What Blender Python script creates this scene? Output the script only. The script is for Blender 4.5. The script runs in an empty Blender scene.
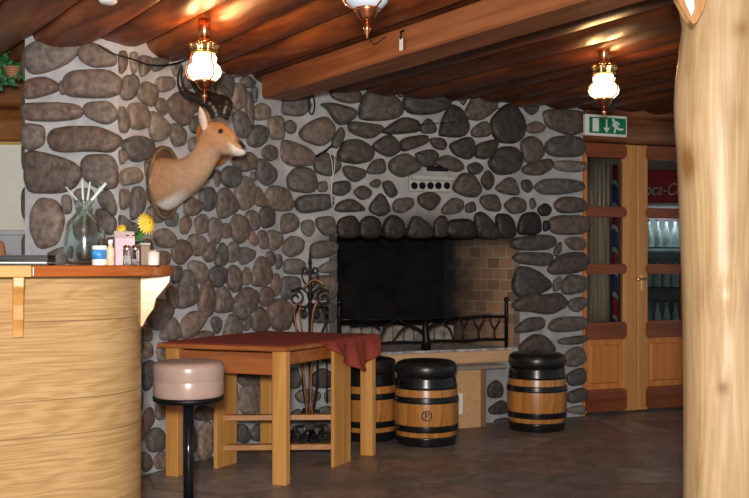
import bpy, math, random
from mathutils import Vector, noise as mnoise
R = random.Random(7)
S = bpy.context.scene
COL = S.collection
PI = math.pi

# ------------------------------------------------------------------ camera, world, main lights
F_PX, HX, HY, EYE = 1000.0, 374.5, 262.0, 1.2
cd = bpy.data.cameras.new('camera'); cam = bpy.data.objects.new('camera', cd); COL.objects.link(cam)
cam.location = (0, 0, EYE); cam.rotation_euler = (PI/2, 0, 0)
cd.sensor_width = 36; cd.lens = 36*F_PX/749; cd.shift_y = (HY-249)/749; cd.clip_end = 100
S.camera = cam
w = bpy.data.worlds.new('world'); S.world = w; w.use_nodes = True
w.node_tree.nodes['Background'].inputs[0].default_value = (0.86, 0.93, 1.0, 1)
w.node_tree.nodes['Background'].inputs[1].default_value = 0.35
def lamp(name, kind, loc, energy, color, size=None, target=None):
    l = bpy.data.lights.new(name, kind); l.energy = energy; l.color = color
    if kind == 'POINT': l.shadow_soft_size = size or .1
    if kind == 'AREA': l.shape = 'DISK'; l.size = size or 1
    o = bpy.data.objects.new(name, l); COL.objects.link(o); o.location = loc
    if target:
        o.rotation_euler = (Vector(target)-Vector(loc)).to_track_quat('-Z', 'Y').to_euler()
    return o
lamp('camera_flash', 'AREA', (-.05, -.15, 1.42), 230, (1.0, .95, .88), .22, (-.15, 5, 1.15))
S.view_settings.view_transform = 'Standard'; S.view_settings.look = 'None'
S.view_settings.gamma = 1; S.view_settings.use_curve_mapping = False
S.view_settings.exposure = 0.0

# ------------------------------------------------------------------ materials
def _new(name):
    m = bpy.data.materials.new(name); m.use_nodes = True
    return m, m.node_tree.nodes, m.node_tree.links, m.node_tree.nodes['Principled BSDF']
def plain(name, c, rough=.5, metal=0, var=.12, scale=12, bump=0, emit=0, spec=.5):
    m, n, l, b = _new(name)
    b.inputs['Roughness'].default_value = rough; b.inputs['Metallic'].default_value = metal
    b.inputs['Specular IOR Level'].default_value = spec
    tc = n.new('ShaderNodeTexCoord'); no = n.new('ShaderNodeTexNoise'); no.inputs['Scale'].default_value = scale
    no.inputs['Detail'].default_value = 5
    l.new(tc.outputs['Object'], no.inputs['Vector'])
    r = n.new('ShaderNodeValToRGB')
    r.color_ramp.elements[0].position = .3; r.color_ramp.elements[1].position = .7
    r.color_ramp.elements[0].color = (*[x*(1-var) for x in c], 1)
    r.color_ramp.elements[1].color = (*[min(1, x*(1+var)) for x in c], 1)
    l.new(no.outputs['Fac'], r.inputs['Fac']); l.new(r.outputs['Color'], b.inputs['Base Color'])
    if bump:
        bp = n.new('ShaderNodeBump'); bp.inputs['Strength'].default_value = bump; bp.inputs['Distance'].default_value = .01
        l.new(no.outputs['Fac'], bp.inputs['Height']); l.new(bp.outputs['Normal'], b.inputs['Normal'])
    if emit:
        b.inputs['Emission Color'].default_value = (*c, 1); b.inputs['Emission Strength'].default_value = emit
    return m
def wood(name, c1, c2, along='X', ang=0, scale=9, rough=.4, stretch=.07, knots=False, bump=.05, dist=1.2, lo=.35, hi=.68):
    m, n, l, b = _new(name); b.inputs['Roughness'].default_value = rough
    tc = n.new('ShaderNodeTexCoord')
    ro = n.new('ShaderNodeVectorRotate'); ro.rotation_type = 'Z_AXIS'; ro.inputs['Angle'].default_value = -ang
    mp = n.new('ShaderNodeMapping')
    sc = {'X': (stretch, 1, 1), 'Y': (1, stretch, 1), 'Z': (1, 1, stretch)}[along]
    mp.inputs['Scale'].default_value = sc
    no = n.new('ShaderNodeTexNoise'); no.inputs['Scale'].default_value = scale; no.inputs['Detail'].default_value = 8
    no.inputs['Roughness'].default_value = .6; no.inputs['Distortion'].default_value = dist
    r = n.new('ShaderNodeValToRGB')
    r.color_ramp.elements[0].position = lo; r.color_ramp.elements[1].position = hi
    r.color_ramp.elements[0].color = (*c1, 1); r.color_ramp.elements[1].color = (*c2, 1)
    l.new(tc.outputs['Object'], ro.inputs['Vector']); l.new(ro.outputs[0], mp.inputs[0]); l.new(mp.outputs[0], no.inputs['Vector'])
    l.new(no.outputs['Fac'], r.inputs['Fac'])
    last = r.outputs['Color']
    if knots:
        n2 = n.new('ShaderNodeTexNoise'); n2.inputs['Scale'].default_value = 2.2; n2.inputs['Detail'].default_value = 4
        m2 = n.new('ShaderNodeMapping'); m2.inputs['Scale'].default_value = {'X': (.6, 2, 2), 'Y': (2, .6, 2), 'Z': (2, 2, .6)}[along]
        l.new(ro.outputs[0], m2.inputs[0]); l.new(m2.outputs[0], n2.inputs['Vector'])
        r2 = n.new('ShaderNodeValToRGB'); r2.color_ramp.elements[0].position = .42; r2.color_ramp.elements[1].position = .62
        r2.color_ramp.elements[0].color = (.45, .38, .34, 1); r2.color_ramp.elements[1].color = (1, 1, 1, 1)
        mx = n.new('ShaderNodeMix'); mx.data_type = 'RGBA'; mx.blend_type = 'MULTIPLY'; mx.inputs[0].default_value = .8
        l.new(n2.outputs['Fac'], r2.inputs['Fac']); l.new(last, mx.inputs[6]); l.new(r2.outputs[0], mx.inputs[7]); last = mx.outputs[2]
    l.new(last, b.inputs['Base Color'])
    if bump:
        bp = n.new('ShaderNodeBump'); bp.inputs['Strength'].default_value = bump*4; bp.inputs['Distance'].default_value = .004
        l.new(no.outputs['Fac'], bp.inputs['Height']); l.new(bp.outputs['Normal'], b.inputs['Normal'])
    return m
def attr_mat(name, rough, bump=.4, scale=30, lo=.55, spec=.5):
    """colour from the 'col' attribute, multiplied by fine speckle"""
    m, n, l, b = _new(name); b.inputs['Roughness'].default_value = rough; b.inputs['Specular IOR Level'].default_value = spec
    at = n.new('ShaderNodeAttribute'); at.attribute_name = 'col'
    tc = n.new('ShaderNodeTexCoord'); no = n.new('ShaderNodeTexNoise'); no.inputs['Scale'].default_value = scale; no.inputs['Detail'].default_value = 6
    l.new(tc.outputs['Object'], no.inputs['Vector'])
    r = n.new('ShaderNodeValToRGB'); r.color_ramp.elements[0].position = .3; r.color_ramp.elements[1].position = .75
    r.color_ramp.elements[0].color = (lo, lo, lo*.98, 1); r.color_ramp.elements[1].color = (2-lo, 1.96-lo, 1.92-lo, 1)
    l.new(no.outputs['Fac'], r.inputs['Fac'])
    mx = n.new('ShaderNodeMix'); mx.data_type = 'RGBA'; mx.blend_type = 'MULTIPLY'; mx.inputs[0].default_value = 1
    l.new(at.outputs['Color'], mx.inputs[6]); l.new(r.outputs[0], mx.inputs[7])
    l.new(mx.outputs[2], b.inputs['Base Color'])
    if bump:
        bp = n.new('ShaderNodeBump'); bp.inputs['Strength'].default_value = bump; bp.inputs['Distance'].default_value = .012
        l.new(no.outputs['Fac'], bp.inputs['Height']); l.new(bp.outputs['Normal'], b.inputs['Normal'])
    return m
def glass(name, c=(1, 1, 1), rough=.02, ior=1.3):
    m, n, l, b = _new(name)
    b.inputs['Base Color'].default_value = (*c, 1); b.inputs['Roughness'].default_value = rough
    b.inputs['Transmission Weight'].default_value = 1; b.inputs['IOR'].default_value = ior
    return m

# ------------------------------------------------------------------ mesh helpers
class MB:
    def __init__(s): s.v = []; s.f = []; s.m = []; s.c = []; s.smooth = []
    def add(s, vs, fs, mi=0, col=None, smooth=False):
        k = len(s.v); s.v += [Vector(p) for p in vs]
        for f in fs: s.f.append([k+i for i in f]); s.m.append(mi); s.smooth.append(smooth)
        s.c += [col or (1, 1, 1)]*len(vs)
        return k
    def box(s, o, ax, ay, az, mi=0, bev=0.0):
        """box with corner o and edge vectors ax, ay, az; bev chamfers the long outlines"""
        o, ax, ay, az = map(Vector, (o, ax, ay, az))
        if ax.cross(ay).dot(az) < 0: ax, ay = ay, ax
        if not bev:
            vs = [o+ax*i+ay*j+az*k for k in (0, 1) for j in (0, 1) for i in (0, 1)]
            s.add(vs, [(0, 2, 3, 1), (4, 5, 7, 6), (0, 1, 5, 4), (2, 6, 7, 3), (0, 4, 6, 2), (1, 3, 7, 5)], mi); return
        import itertools
        L = [ax.length, ay.length, az.length]; U = [ax/L[0], ay/L[1], az/L[2]]
        b = min(bev, min(L)*.45)
        idx = {}; vs = []
        for c in itertools.product((0, 1), repeat=3):
            for a in range(3):
                p = o.copy()
                for d in range(3):
                    t = c[d]*L[d]
                    if d != a: t += b if c[d] == 0 else -b
                    p += U[d]*t
                idx[c, a] = len(vs); vs.append(p)
        fs = []
        for a in range(3):
            d1, d2 = (a+1) % 3, (a+2) % 3
            for sd in (0, 1):
                q = []
                for (i, j) in ((0, 0), (1, 0), (1, 1), (0, 1)):
                    c = [0]*3; c[a] = sd; c[d1] = i; c[d2] = j; q.append(idx[tuple(c), a])
                fs.append(q if sd else q[::-1])
        for a in range(3):
            d1, d2 = (a+1) % 3, (a+2) % 3
            for i in (0, 1):
                for j in (0, 1):
                    c0 = [0]*3; c0[d1] = i; c0[d2] = j; c1 = list(c0); c1[a] = 1
                    q = [idx[tuple(c0), d1], idx[tuple(c1), d1], idx[tuple(c1), d2], idx[tuple(c0), d2]]
                    fs.append(q if (i == j) else q[::-1])
        for c in itertools.product((0, 1), repeat=3):
            q = [idx[c, 0], idx[c, 1], idx[c, 2]]
            fs.append(q if sum(c) % 2 else q[::-1])
        s.add(vs, fs, mi)
    def cbox(s, c, sx, sy, sz, ang=0, mi=0, bev=0):
        """box standing on c (centre of its base), rotated about z"""
        ux = Vector((math.cos(ang), math.sin(ang), 0)); uy = Vector((-math.sin(ang), math.cos(ang), 0))
        o = Vector(c)-ux*sx/2-uy*sy/2
        s.box(o, ux*sx, uy*sy, Vector((0, 0, sz)), mi, bev)
    def lathe(s, c, prof, n=28, mi=0, smooth=True, rz=None, wob=0):
        c = Vector(c); vs = []; fs = []
        for (r, z) in prof:
            for i in range(n):
                a = 2*PI*i/n; q = r*(1+wob*math.cos(a*rz)) if rz else r
                vs.append(c+Vector((q*math.cos(a), q*math.sin(a), z)))
        for k in range(len(prof)-1):
            for i in range(n):
                j = (i+1) % n; fs.append((k*n+i, k*n+j, k*n+n+j, k*n+n+i))
        if prof[0][0] > 1e-6: fs.append(tuple(range(n))[::-1])
        if prof[-1][0] > 1e-6: fs.append(tuple((len(prof)-1)*n+i for i in range(n)))
        s.add(vs, fs, mi, None, smooth)
    def tube(s, pts, r, n=8, mi=0, smooth=True, closed=False, flat=1.0):
        pts = [Vector(p) for p in pts]; N = len(pts)
        rs = r if isinstance(r, (list, tuple)) else [r]*N
        vs = []; fs = []; prev = None
        for i, p in enumerate(pts):
            t = (pts[min(i+1, N-1)]-pts[max(i-1, 0)])
            if t.length < 1e-9: t = Vector((0, 0, 1))
            t.normalize()
            if prev is None:
                u = t.orthogonal().normalized()
                if abs(t.z) < .9: u = t.cross(Vector((0, 0, 1))).normalized()
            else:
                u = prev-t*prev.dot(t)
                u = u.normalized() if u.length > 1e-6 else t.orthogonal().normalized()
            prev = u; v = t.cross(u)
            for k in range(n):
                a = 2*PI*k/n; vs.append(p+(u*math.cos(a)+v*math.sin(a)*flat)*rs[i])
        for i in range(N-1):
            for k in range(n):
                j = (k+1) % n; fs.append((i*n+k, i*n+j, i*n+n+j, i*n+n+k))
        fs.append(tuple(range(n))[::-1]); fs.append(tuple((N-1)*n+k for k in range(n)))
        s.add(vs, fs, mi, None, smooth)
    def prism(s, pts, ext, mi=0):
        """closed outline extruded by vector ext"""
        pts = [Vector(p) for p in pts]; n = len(pts); e = Vector(ext)
        nrm = Vector((0, 0, 0))
        for i in range(n): nrm += pts[i].cross(pts[(i+1) % n])
        if nrm.dot(e) < 0: pts = pts[::-1]
        s.add(pts+[p+e for p in pts], [tuple(range(n))[::-1], tuple(range(n, 2*n))]+[(i, (i+1) % n, n+(i+1) % n, n+i) for i in range(n)], mi)
    def ball(s, c, rx, ry, rz, n=14, mi=0, rot=None):
        c = Vector(c); prof = [(math.sin(PI*k/8), -math.cos(PI*k/8)) for k in range(9)]
        vs = []; fs = []
        for (r, z) in prof:
            for i in range(n):
                p = Vector((r*math.cos(2*PI*i/n)*rx, r*math.sin(2*PI*i/n)*ry, z*rz))
                if rot: p = rot @ p
                vs.append(c+p)
        for k in range(8):
            for i in range(n):
                j = (i+1) % n; fs.append((k*n+i, k*n+j, k*n+n+j, k*n+n+i))
        s.add(vs, fs, mi, None, True)
    def build(s, name, mats, parent=None, col=False, loc=None):
        if not isinstance(mats, (list, tuple)): mats = [mats]
        if parent is not None:
            off = Vector((0, 0, 0)); p = parent
            while p is not None: off += Vector(p.location); p = p.parent
        elif loc is not None: off = Vector(loc)
        else:
            xs = [v.x for v in s.v]; ys = [v.y for v in s.v]
            off = Vector(((min(xs)+max(xs))/2, (min(ys)+max(ys))/2, min(v.z for v in s.v)))
        me = bpy.data.meshes.new(name)
        me.from_pydata([tuple(v-off) for v in s.v], [], s.f)
        for m in mats: me.materials.append(m)
        me.polygons.foreach_set('material_index', s.m); me.polygons.foreach_set('use_smooth', s.smooth)
        if col:
            a = me.color_attributes.new('col', 'FLOAT_COLOR', 'POINT')
            buf = []
            for c in s.c: buf += [c[0], c[1], c[2], 1]
            a.data.foreach_set('color', buf)
        me.update()
        o = bpy.data.objects.new(name, me); COL.objects.link(o)
        if parent is not None: o.parent = parent
        else: o.location = off
        return o
def tag(o, label=None, cat=None, group=None, kind=None):
    if label: o['label'] = label
    if cat: o['category'] = cat
    if group: o['group'] = group
    if kind: o['kind'] = kind
    return o
def thing(name, loc, label, cat, group=None, kind=None):
    o = bpy.data.objects.new(name, None); COL.objects.link(o); o.location = loc; o.empty_display_size = .1
    return tag(o, label, cat, group, kind)
def structure(name, loc=(0, 0, 0)):
    o = bpy.data.objects.new(name, None); COL.objects.link(o); o.location = loc; o['kind'] = 'structure'; return o
def copy_tree(o, parent=None):
    c = o.copy(); COL.objects.link(c); c.parent = parent
    for ch in list(o.children): copy_tree(ch, c)
    return c
def bevel(o, wd, seg=2):
    m = o.modifiers.new('bevel', 'BEVEL'); m.width = wd; m.segments = seg; m.limit_method = 'ANGLE'; return o
def subd(o, lv=1):
    m = o.modifiers.new('subdivision', 'SUBSURF'); m.levels = lv; m.render_levels = lv; return o
def text_mesh(txt, size, ext=.001, shear=0, align='CENTER'):
    c = bpy.data.curves.new('writing', 'FONT'); c.body = txt; c.size = size; c.extrude = ext; c.shear = shear
    c.align_x = align; c.align_y = 'CENTER'
    o = bpy.data.objects.new('writing', c); COL.objects.link(o)
    dg = bpy.context.evaluated_depsgraph_get(); me = bpy.data.meshes.new_from_object(o.evaluated_get(dg))
    vs = [v.co.copy() for v in me.vertices]; fs = [list(p.vertices) for p in me.polygons]
    bpy.data.objects.remove(o); bpy.data.curves.remove(c); bpy.data.meshes.remove(me)
    return vs, fs

# ------------------------------------------------------------------ surveying: a photograph point at a known depth or on a known wall
def at(x, y, Y): return Vector(((x-HX)*Y/F_PX, Y, EYE-(y-HY)*Y/F_PX))
def Zat(y, Y): return EYE-(y-HY)*Y/F_PX
class Wall:
    def __init__(s, P, d, n): s.P = Vector((P[0], P[1], 0)); s.d = Vector((*d, 0)).normalized(); s.n = Vector((*n, 0)).normalized()
    def s_of(s, x):
        k = (x-HX)/F_PX; return (k*s.P.y-s.P.x)/(s.d.x-k*s.d.y)
    def sz(s, x, y):
        q = s.s_of(x); Y = s.P.y+q*s.d.y; return q, Zat(y, Y)
    def pt(s, q, z, h=0): return s.P+s.d*q+s.n*h+Vector((0, 0, z))
    def px(s, x, y, h=0): q, z = s.sz(x, y); return s.pt(q, z, h)
    def off(s, h):
        p = s.P+s.n*h; return Wall((p.x, p.y), (s.d.x, s.d.y), (s.n.x, s.n.y))
K = (-.621, 6.86)
WF = Wall(K, (2.241, .93), (.93, -2.241))              # fireplace wall and door wall
WL = Wall(K, (-.667, -1.2), (1.2, -.667))                # left wall, runs from the corner towards the camera
WLEN = WL.s_of(118)
C1 = WL.pt(WLEN, 0)
WE = Wall((C1.x, C1.y), (-1, 0), (0, -1))                  # blunt end of the stone wall
bdir = Vector((-.548, .8365, 0)).normalized(); pdir = Vector((.8365, .548, 0)).normalized()   # ceiling logs
BANG = math.atan2(bdir.y, bdir.x)
FANG = math.atan2(.93, 2.241)
Zv = Vector((0, 0, 1))

# ------------------------------------------------------------------ shared materials
M = {}
M['stone'] = attr_mat('field_stone', .5, .8, 26, spec=.4)
M['mortar'] = plain('mortar', (.47, .48, .51), .9, var=.22, scale=9, bump=.35)
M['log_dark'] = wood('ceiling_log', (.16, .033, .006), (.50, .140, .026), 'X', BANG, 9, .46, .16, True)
M['log_darker'] = wood('darker_ceiling_log', (.055, .013, .004), (.21, .058, .016), 'X', BANG, 9, .46, .16, True)  # darker copy of the ceiling log wood
M['beam'] = wood('beam_wood', (.20, .062, .022), (.40, .145, .055), 'X', BANG, 12, .5, .06)
M['logwall'] = wood('wall_log', (.13, .045, .016), (.36, .14, .05), 'X', FANG, 10, .45, .08, True)
M['pine'] = wood('yellow_pine', (.50, .22, .05), (.70, .36, .10), 'Z', 0, 12, .4, .05)
M['pine_x'] = wood('yellow_pine_rail', (.36, .14, .035), (.56, .25, .07), 'X', math.radians(-26), 12, .4, .05)
M['redwood'] = wood('varnished_apron', (.30, .085, .02), (.46, .15, .035), 'X', math.radians(-26), 12, .28, .05)
M['door_wood'] = wood('door_pine', (.50, .165, .032), (.72, .28, .062), 'Z', 0, 12, .38, .05)
M['door_light'] = wood('door_pine_light', (.50, .22, .06), (.68, .33, .105), 'Z', 0, 12, .38, .05)
M['door_red'] = wood('door_rail_wood', (.15, .036, .011), (.29, .075, .022), 'X', FANG, 12, .35, .06)
M['column'] = wood('peeled_log', (.40, .265, .125), (.60, .44, .25), 'Z', 0, 24, .42, .05, False, .12)
M['veneer'] = wood('bar_veneer', (.50, .28, .10), (.66, .42, .19), 'X', math.radians(35), 16, .32, .035, False, .01, .7)
M['bar_light'] = wood('bar_top_light', (.62, .34, .12), (.74, .45, .19), 'X', math.radians(35), 12, .22, .05)
M['bar_red'] = wood('bar_top_red', (.33, .08, .014), (.60, .20, .045), 'X', math.radians(35), 10, .2, .06)
M['black_iron'] = plain('black_iron', (.012, .012, .014), .45, .6, .3)
M['chrome'] = plain('chrome', (.75, .75, .77), .15, 1, .05)
M['copper'] = plain('copper', (.72, .30, .14), .25, 1, .1)
M['brass'] = plain('brass', (.80, .50, .18), .25, 1, .1)
M['white'] = plain('white_plastic', (.82, .82, .80), .4, 0, .03)

# ================================================================== STRUCTURE
# floor of dark flagstones
def floor_mat():
    m, n, l, b = _new('flagstone'); b.inputs['Roughness'].default_value = .38
    tc = n.new('ShaderNodeTexCoord'); mp = n.new('ShaderNodeMapping'); mp.inputs['Rotation'].default_value = (0, 0, .5)
    vo = n.new('ShaderNodeTexVoronoi'); vo.inputs['Scale'].default_value = 2.0; vo.inputs['Randomness'].default_value = .85
    ve = n.new('ShaderNodeTexVoronoi'); ve.feature = 'DISTANCE_TO_EDGE'; ve.inputs['Scale'].default_value = 2.0; ve.inputs['Randomness'].default_value = .85
    no = n.new('ShaderNodeTexNoise'); no.inputs['Scale'].default_value = 7; no.inputs['Detail'].default_value = 8; no.inputs['Roughness'].default_value = .65
    l.new(tc.outputs['Object'], mp.inputs[0])
    for q in (vo, ve): l.new(mp.outputs[0], q.inputs['Vector'])
    l.new(mp.outputs[0], no.inputs['Vector'])
    r = n.new('ShaderNodeValToRGB'); e = r.color_ramp.elements
    e[0].color = (.17, .152, .148, 1); e[1].color = (.31, .27, .25, 1); e[0].position = 0; e[1].position = 1
    q = e.new(.35); q.color = (.24, .175, .145, 1); q = e.new(.65); q.color = (.19, .182, .182, 1)
    sp = n.new('ShaderNodeSeparateColor'); l.new(vo.outputs['Color'], sp.inputs[0]); l.new(sp.outputs[0], r.inputs['Fac'])
    r3 = n.new('ShaderNodeValToRGB'); r3.color_ramp.elements[0].color = (.55, .55, .55, 1); r3.color_ramp.elements[1].color = (1.5, 1.45, 1.4, 1)
    r3.color_ramp.elements[0].position = .3; r3.color_ramp.elements[1].position = .7
    l.new(no.outputs['Fac'], r3.inputs['Fac'])
    mx = n.new('ShaderNodeMix'); mx.data_type = 'RGBA'; mx.blend_type = 'MULTIPLY'; mx.inputs[0].default_value = 1
    l.new(r.outputs[0], mx.inputs[6]); l.new(r3.outputs[0], mx.inputs[7])
    r2 = n.new('ShaderNodeValToRGB'); r2.color_ramp.elements[0].position = .008; r2.color_ramp.elements[1].position = .03
    r2.color_ramp.elements[0].color = (1, 1, 1, 1); r2.color_ramp.elements[1].color = (0, 0, 0, 1)
    l.new(ve.outputs['Distance'], r2.inputs['Fac'])
    m2 = n.new('ShaderNodeMix'); m2.data_type = 'RGBA'; l.new(r2.outputs[0], m2.inputs[0])
    l.new(mx.outputs[2], m2.inputs[6]); m2.inputs[7].default_value = (.17, .145, .125, 1)
    l.new(m2.outputs[2], b.inputs['Base Color'])
    rr = n.new('ShaderNodeMapRange'); rr.inputs[3].default_value = .3; rr.inputs[4].default_value = .6
    l.new(no.outputs['Fac'], rr.inputs[0]); l.new(rr.outputs[0], b.inputs['Roughness'])
    bp = n.new('ShaderNodeBump'); bp.inputs['Strength'].default_value = .35; bp.inputs['Distance'].default_value = .01
    l.new(no.outputs['Fac'], bp.inputs['Height']); l.new(bp.outputs['Normal'], b.inputs['Normal'])
    return m
g = MB(); g.box((-5, -1, -.1), (11, 0, 0), (0, 13, 0), (0, 0, .1)); fl = g.build('floor', floor_mat()); fl['kind'] = 'structure'

# ceiling of round logs
BEAM_U = Vector((-.735, 6.45, 0)).dot(pdir)      # darker-coloured logs lie beyond the beam, over the fireplace
g = MB(); NP = 44
lw = .295
for k in range(-24, 26):
    c0 = pdir*(k*lw+.09)
    pts = []; n_ = 14
    rows = []
    rr = R.uniform(.9, 1.08); zo = R.uniform(-.012, .012); ph = R.uniform(0, 50)
    for i in range(NP+1):
        t = -7.2+i*(17.5/NP)
        row = []
        for j in range(n_+1):
            a = PI*j/n_
            uu = -math.cos(a)*lw*.505
            dz = math.sin(a)**.75*.095*rr
            p = c0+bdir*t+pdir*uu
            nz = mnoise.noise(Vector((t*.9, a*.8, ph)))*.014+mnoise.noise(Vector((t*3.1, a*2, ph+9)))*.006
            wob = mnoise.noise(Vector((t*.5, ph, 3)))*.02
            row.append(p+pdir*wob+Vector((0, 0, 2.475+zo-dz+nz*math.sin(a))))
        rows.append(row)
    vs = [p for r_ in rows for p in r_]; W_ = n_+1
    fs = [(i*W_+j, i*W_+j+1, (i+1)*W_+j+1, (i+1)*W_+j) for i in range(NP) for j in range(n_)]
    # keep only the stretch over the room
    keep = [f for f in fs if all(-5 < vs[q].x < 6 and -1 < vs[q].y < 9.6 and (Vector((vs[q].x, vs[q].y, 0))-WF.P).dot(WF.n) > -.35 for q in f)]
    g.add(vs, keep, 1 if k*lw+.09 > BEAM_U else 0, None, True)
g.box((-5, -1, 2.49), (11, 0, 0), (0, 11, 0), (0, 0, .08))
ce = g.build('ceiling', [M['log_dark'], M['log_darker']], loc=(0, 0, 2.4)); ce['kind'] = 'structure'

# ---- field stones: outlines surveyed on the two wall planes
E_ST = """27,50 40,42 60,45 78,44 79,51 64,65 38,73 30,69|74,40 90,38 86,43 78,44|80,50 90,42 114,54 115,65 94,67 82,61|25,87 30,80 46,78 58,85 56,92 30,99 25,95|59,84 66,80 67,93 61,95|67,79 76,72 108,71 119,81 117,93 106,97 70,96 66,87|24,109 29,104 72,104 81,111 77,118 56,121 28,120|85,107 90,103 108,102 116,110 115,119 106,124 87,117|24,126 31,125 44,127 44,144 31,150 23,145|51,138 58,129 96,127 117,137 116,144 110,152 90,150 58,152|28,155 36,153 68,161 80,171 74,185 62,191 31,191 27,178|82,164 89,156 114,157 117,186 101,188 86,180|33,214 40,200 57,203 64,220 57,242 40,247 32,231|62,196 71,196 72,212 64,214|75,190 93,189 93,206 76,206|98,195 110,190 117,206 115,216 101,206|96,211 107,210 117,221 113,234 100,231|48,254 60,248 70,248 68,264 48,264|74,216 90,218 88,240 72,238|76,246 100,242 104,262 78,264|105,240 117,238 117,262 107,262|27,268 60,270 58,300 26,298|64,270 112,270 112,300 66,300|26,305 70,306 72,340 28,342|76,306 116,304 116,342 78,342|28,350 60,350 60,390 28,390|66,350 114,348 114,390 68,392|28,398 80,398 80,440 28,440|84,398 116,398 116,440 86,440"""
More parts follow.
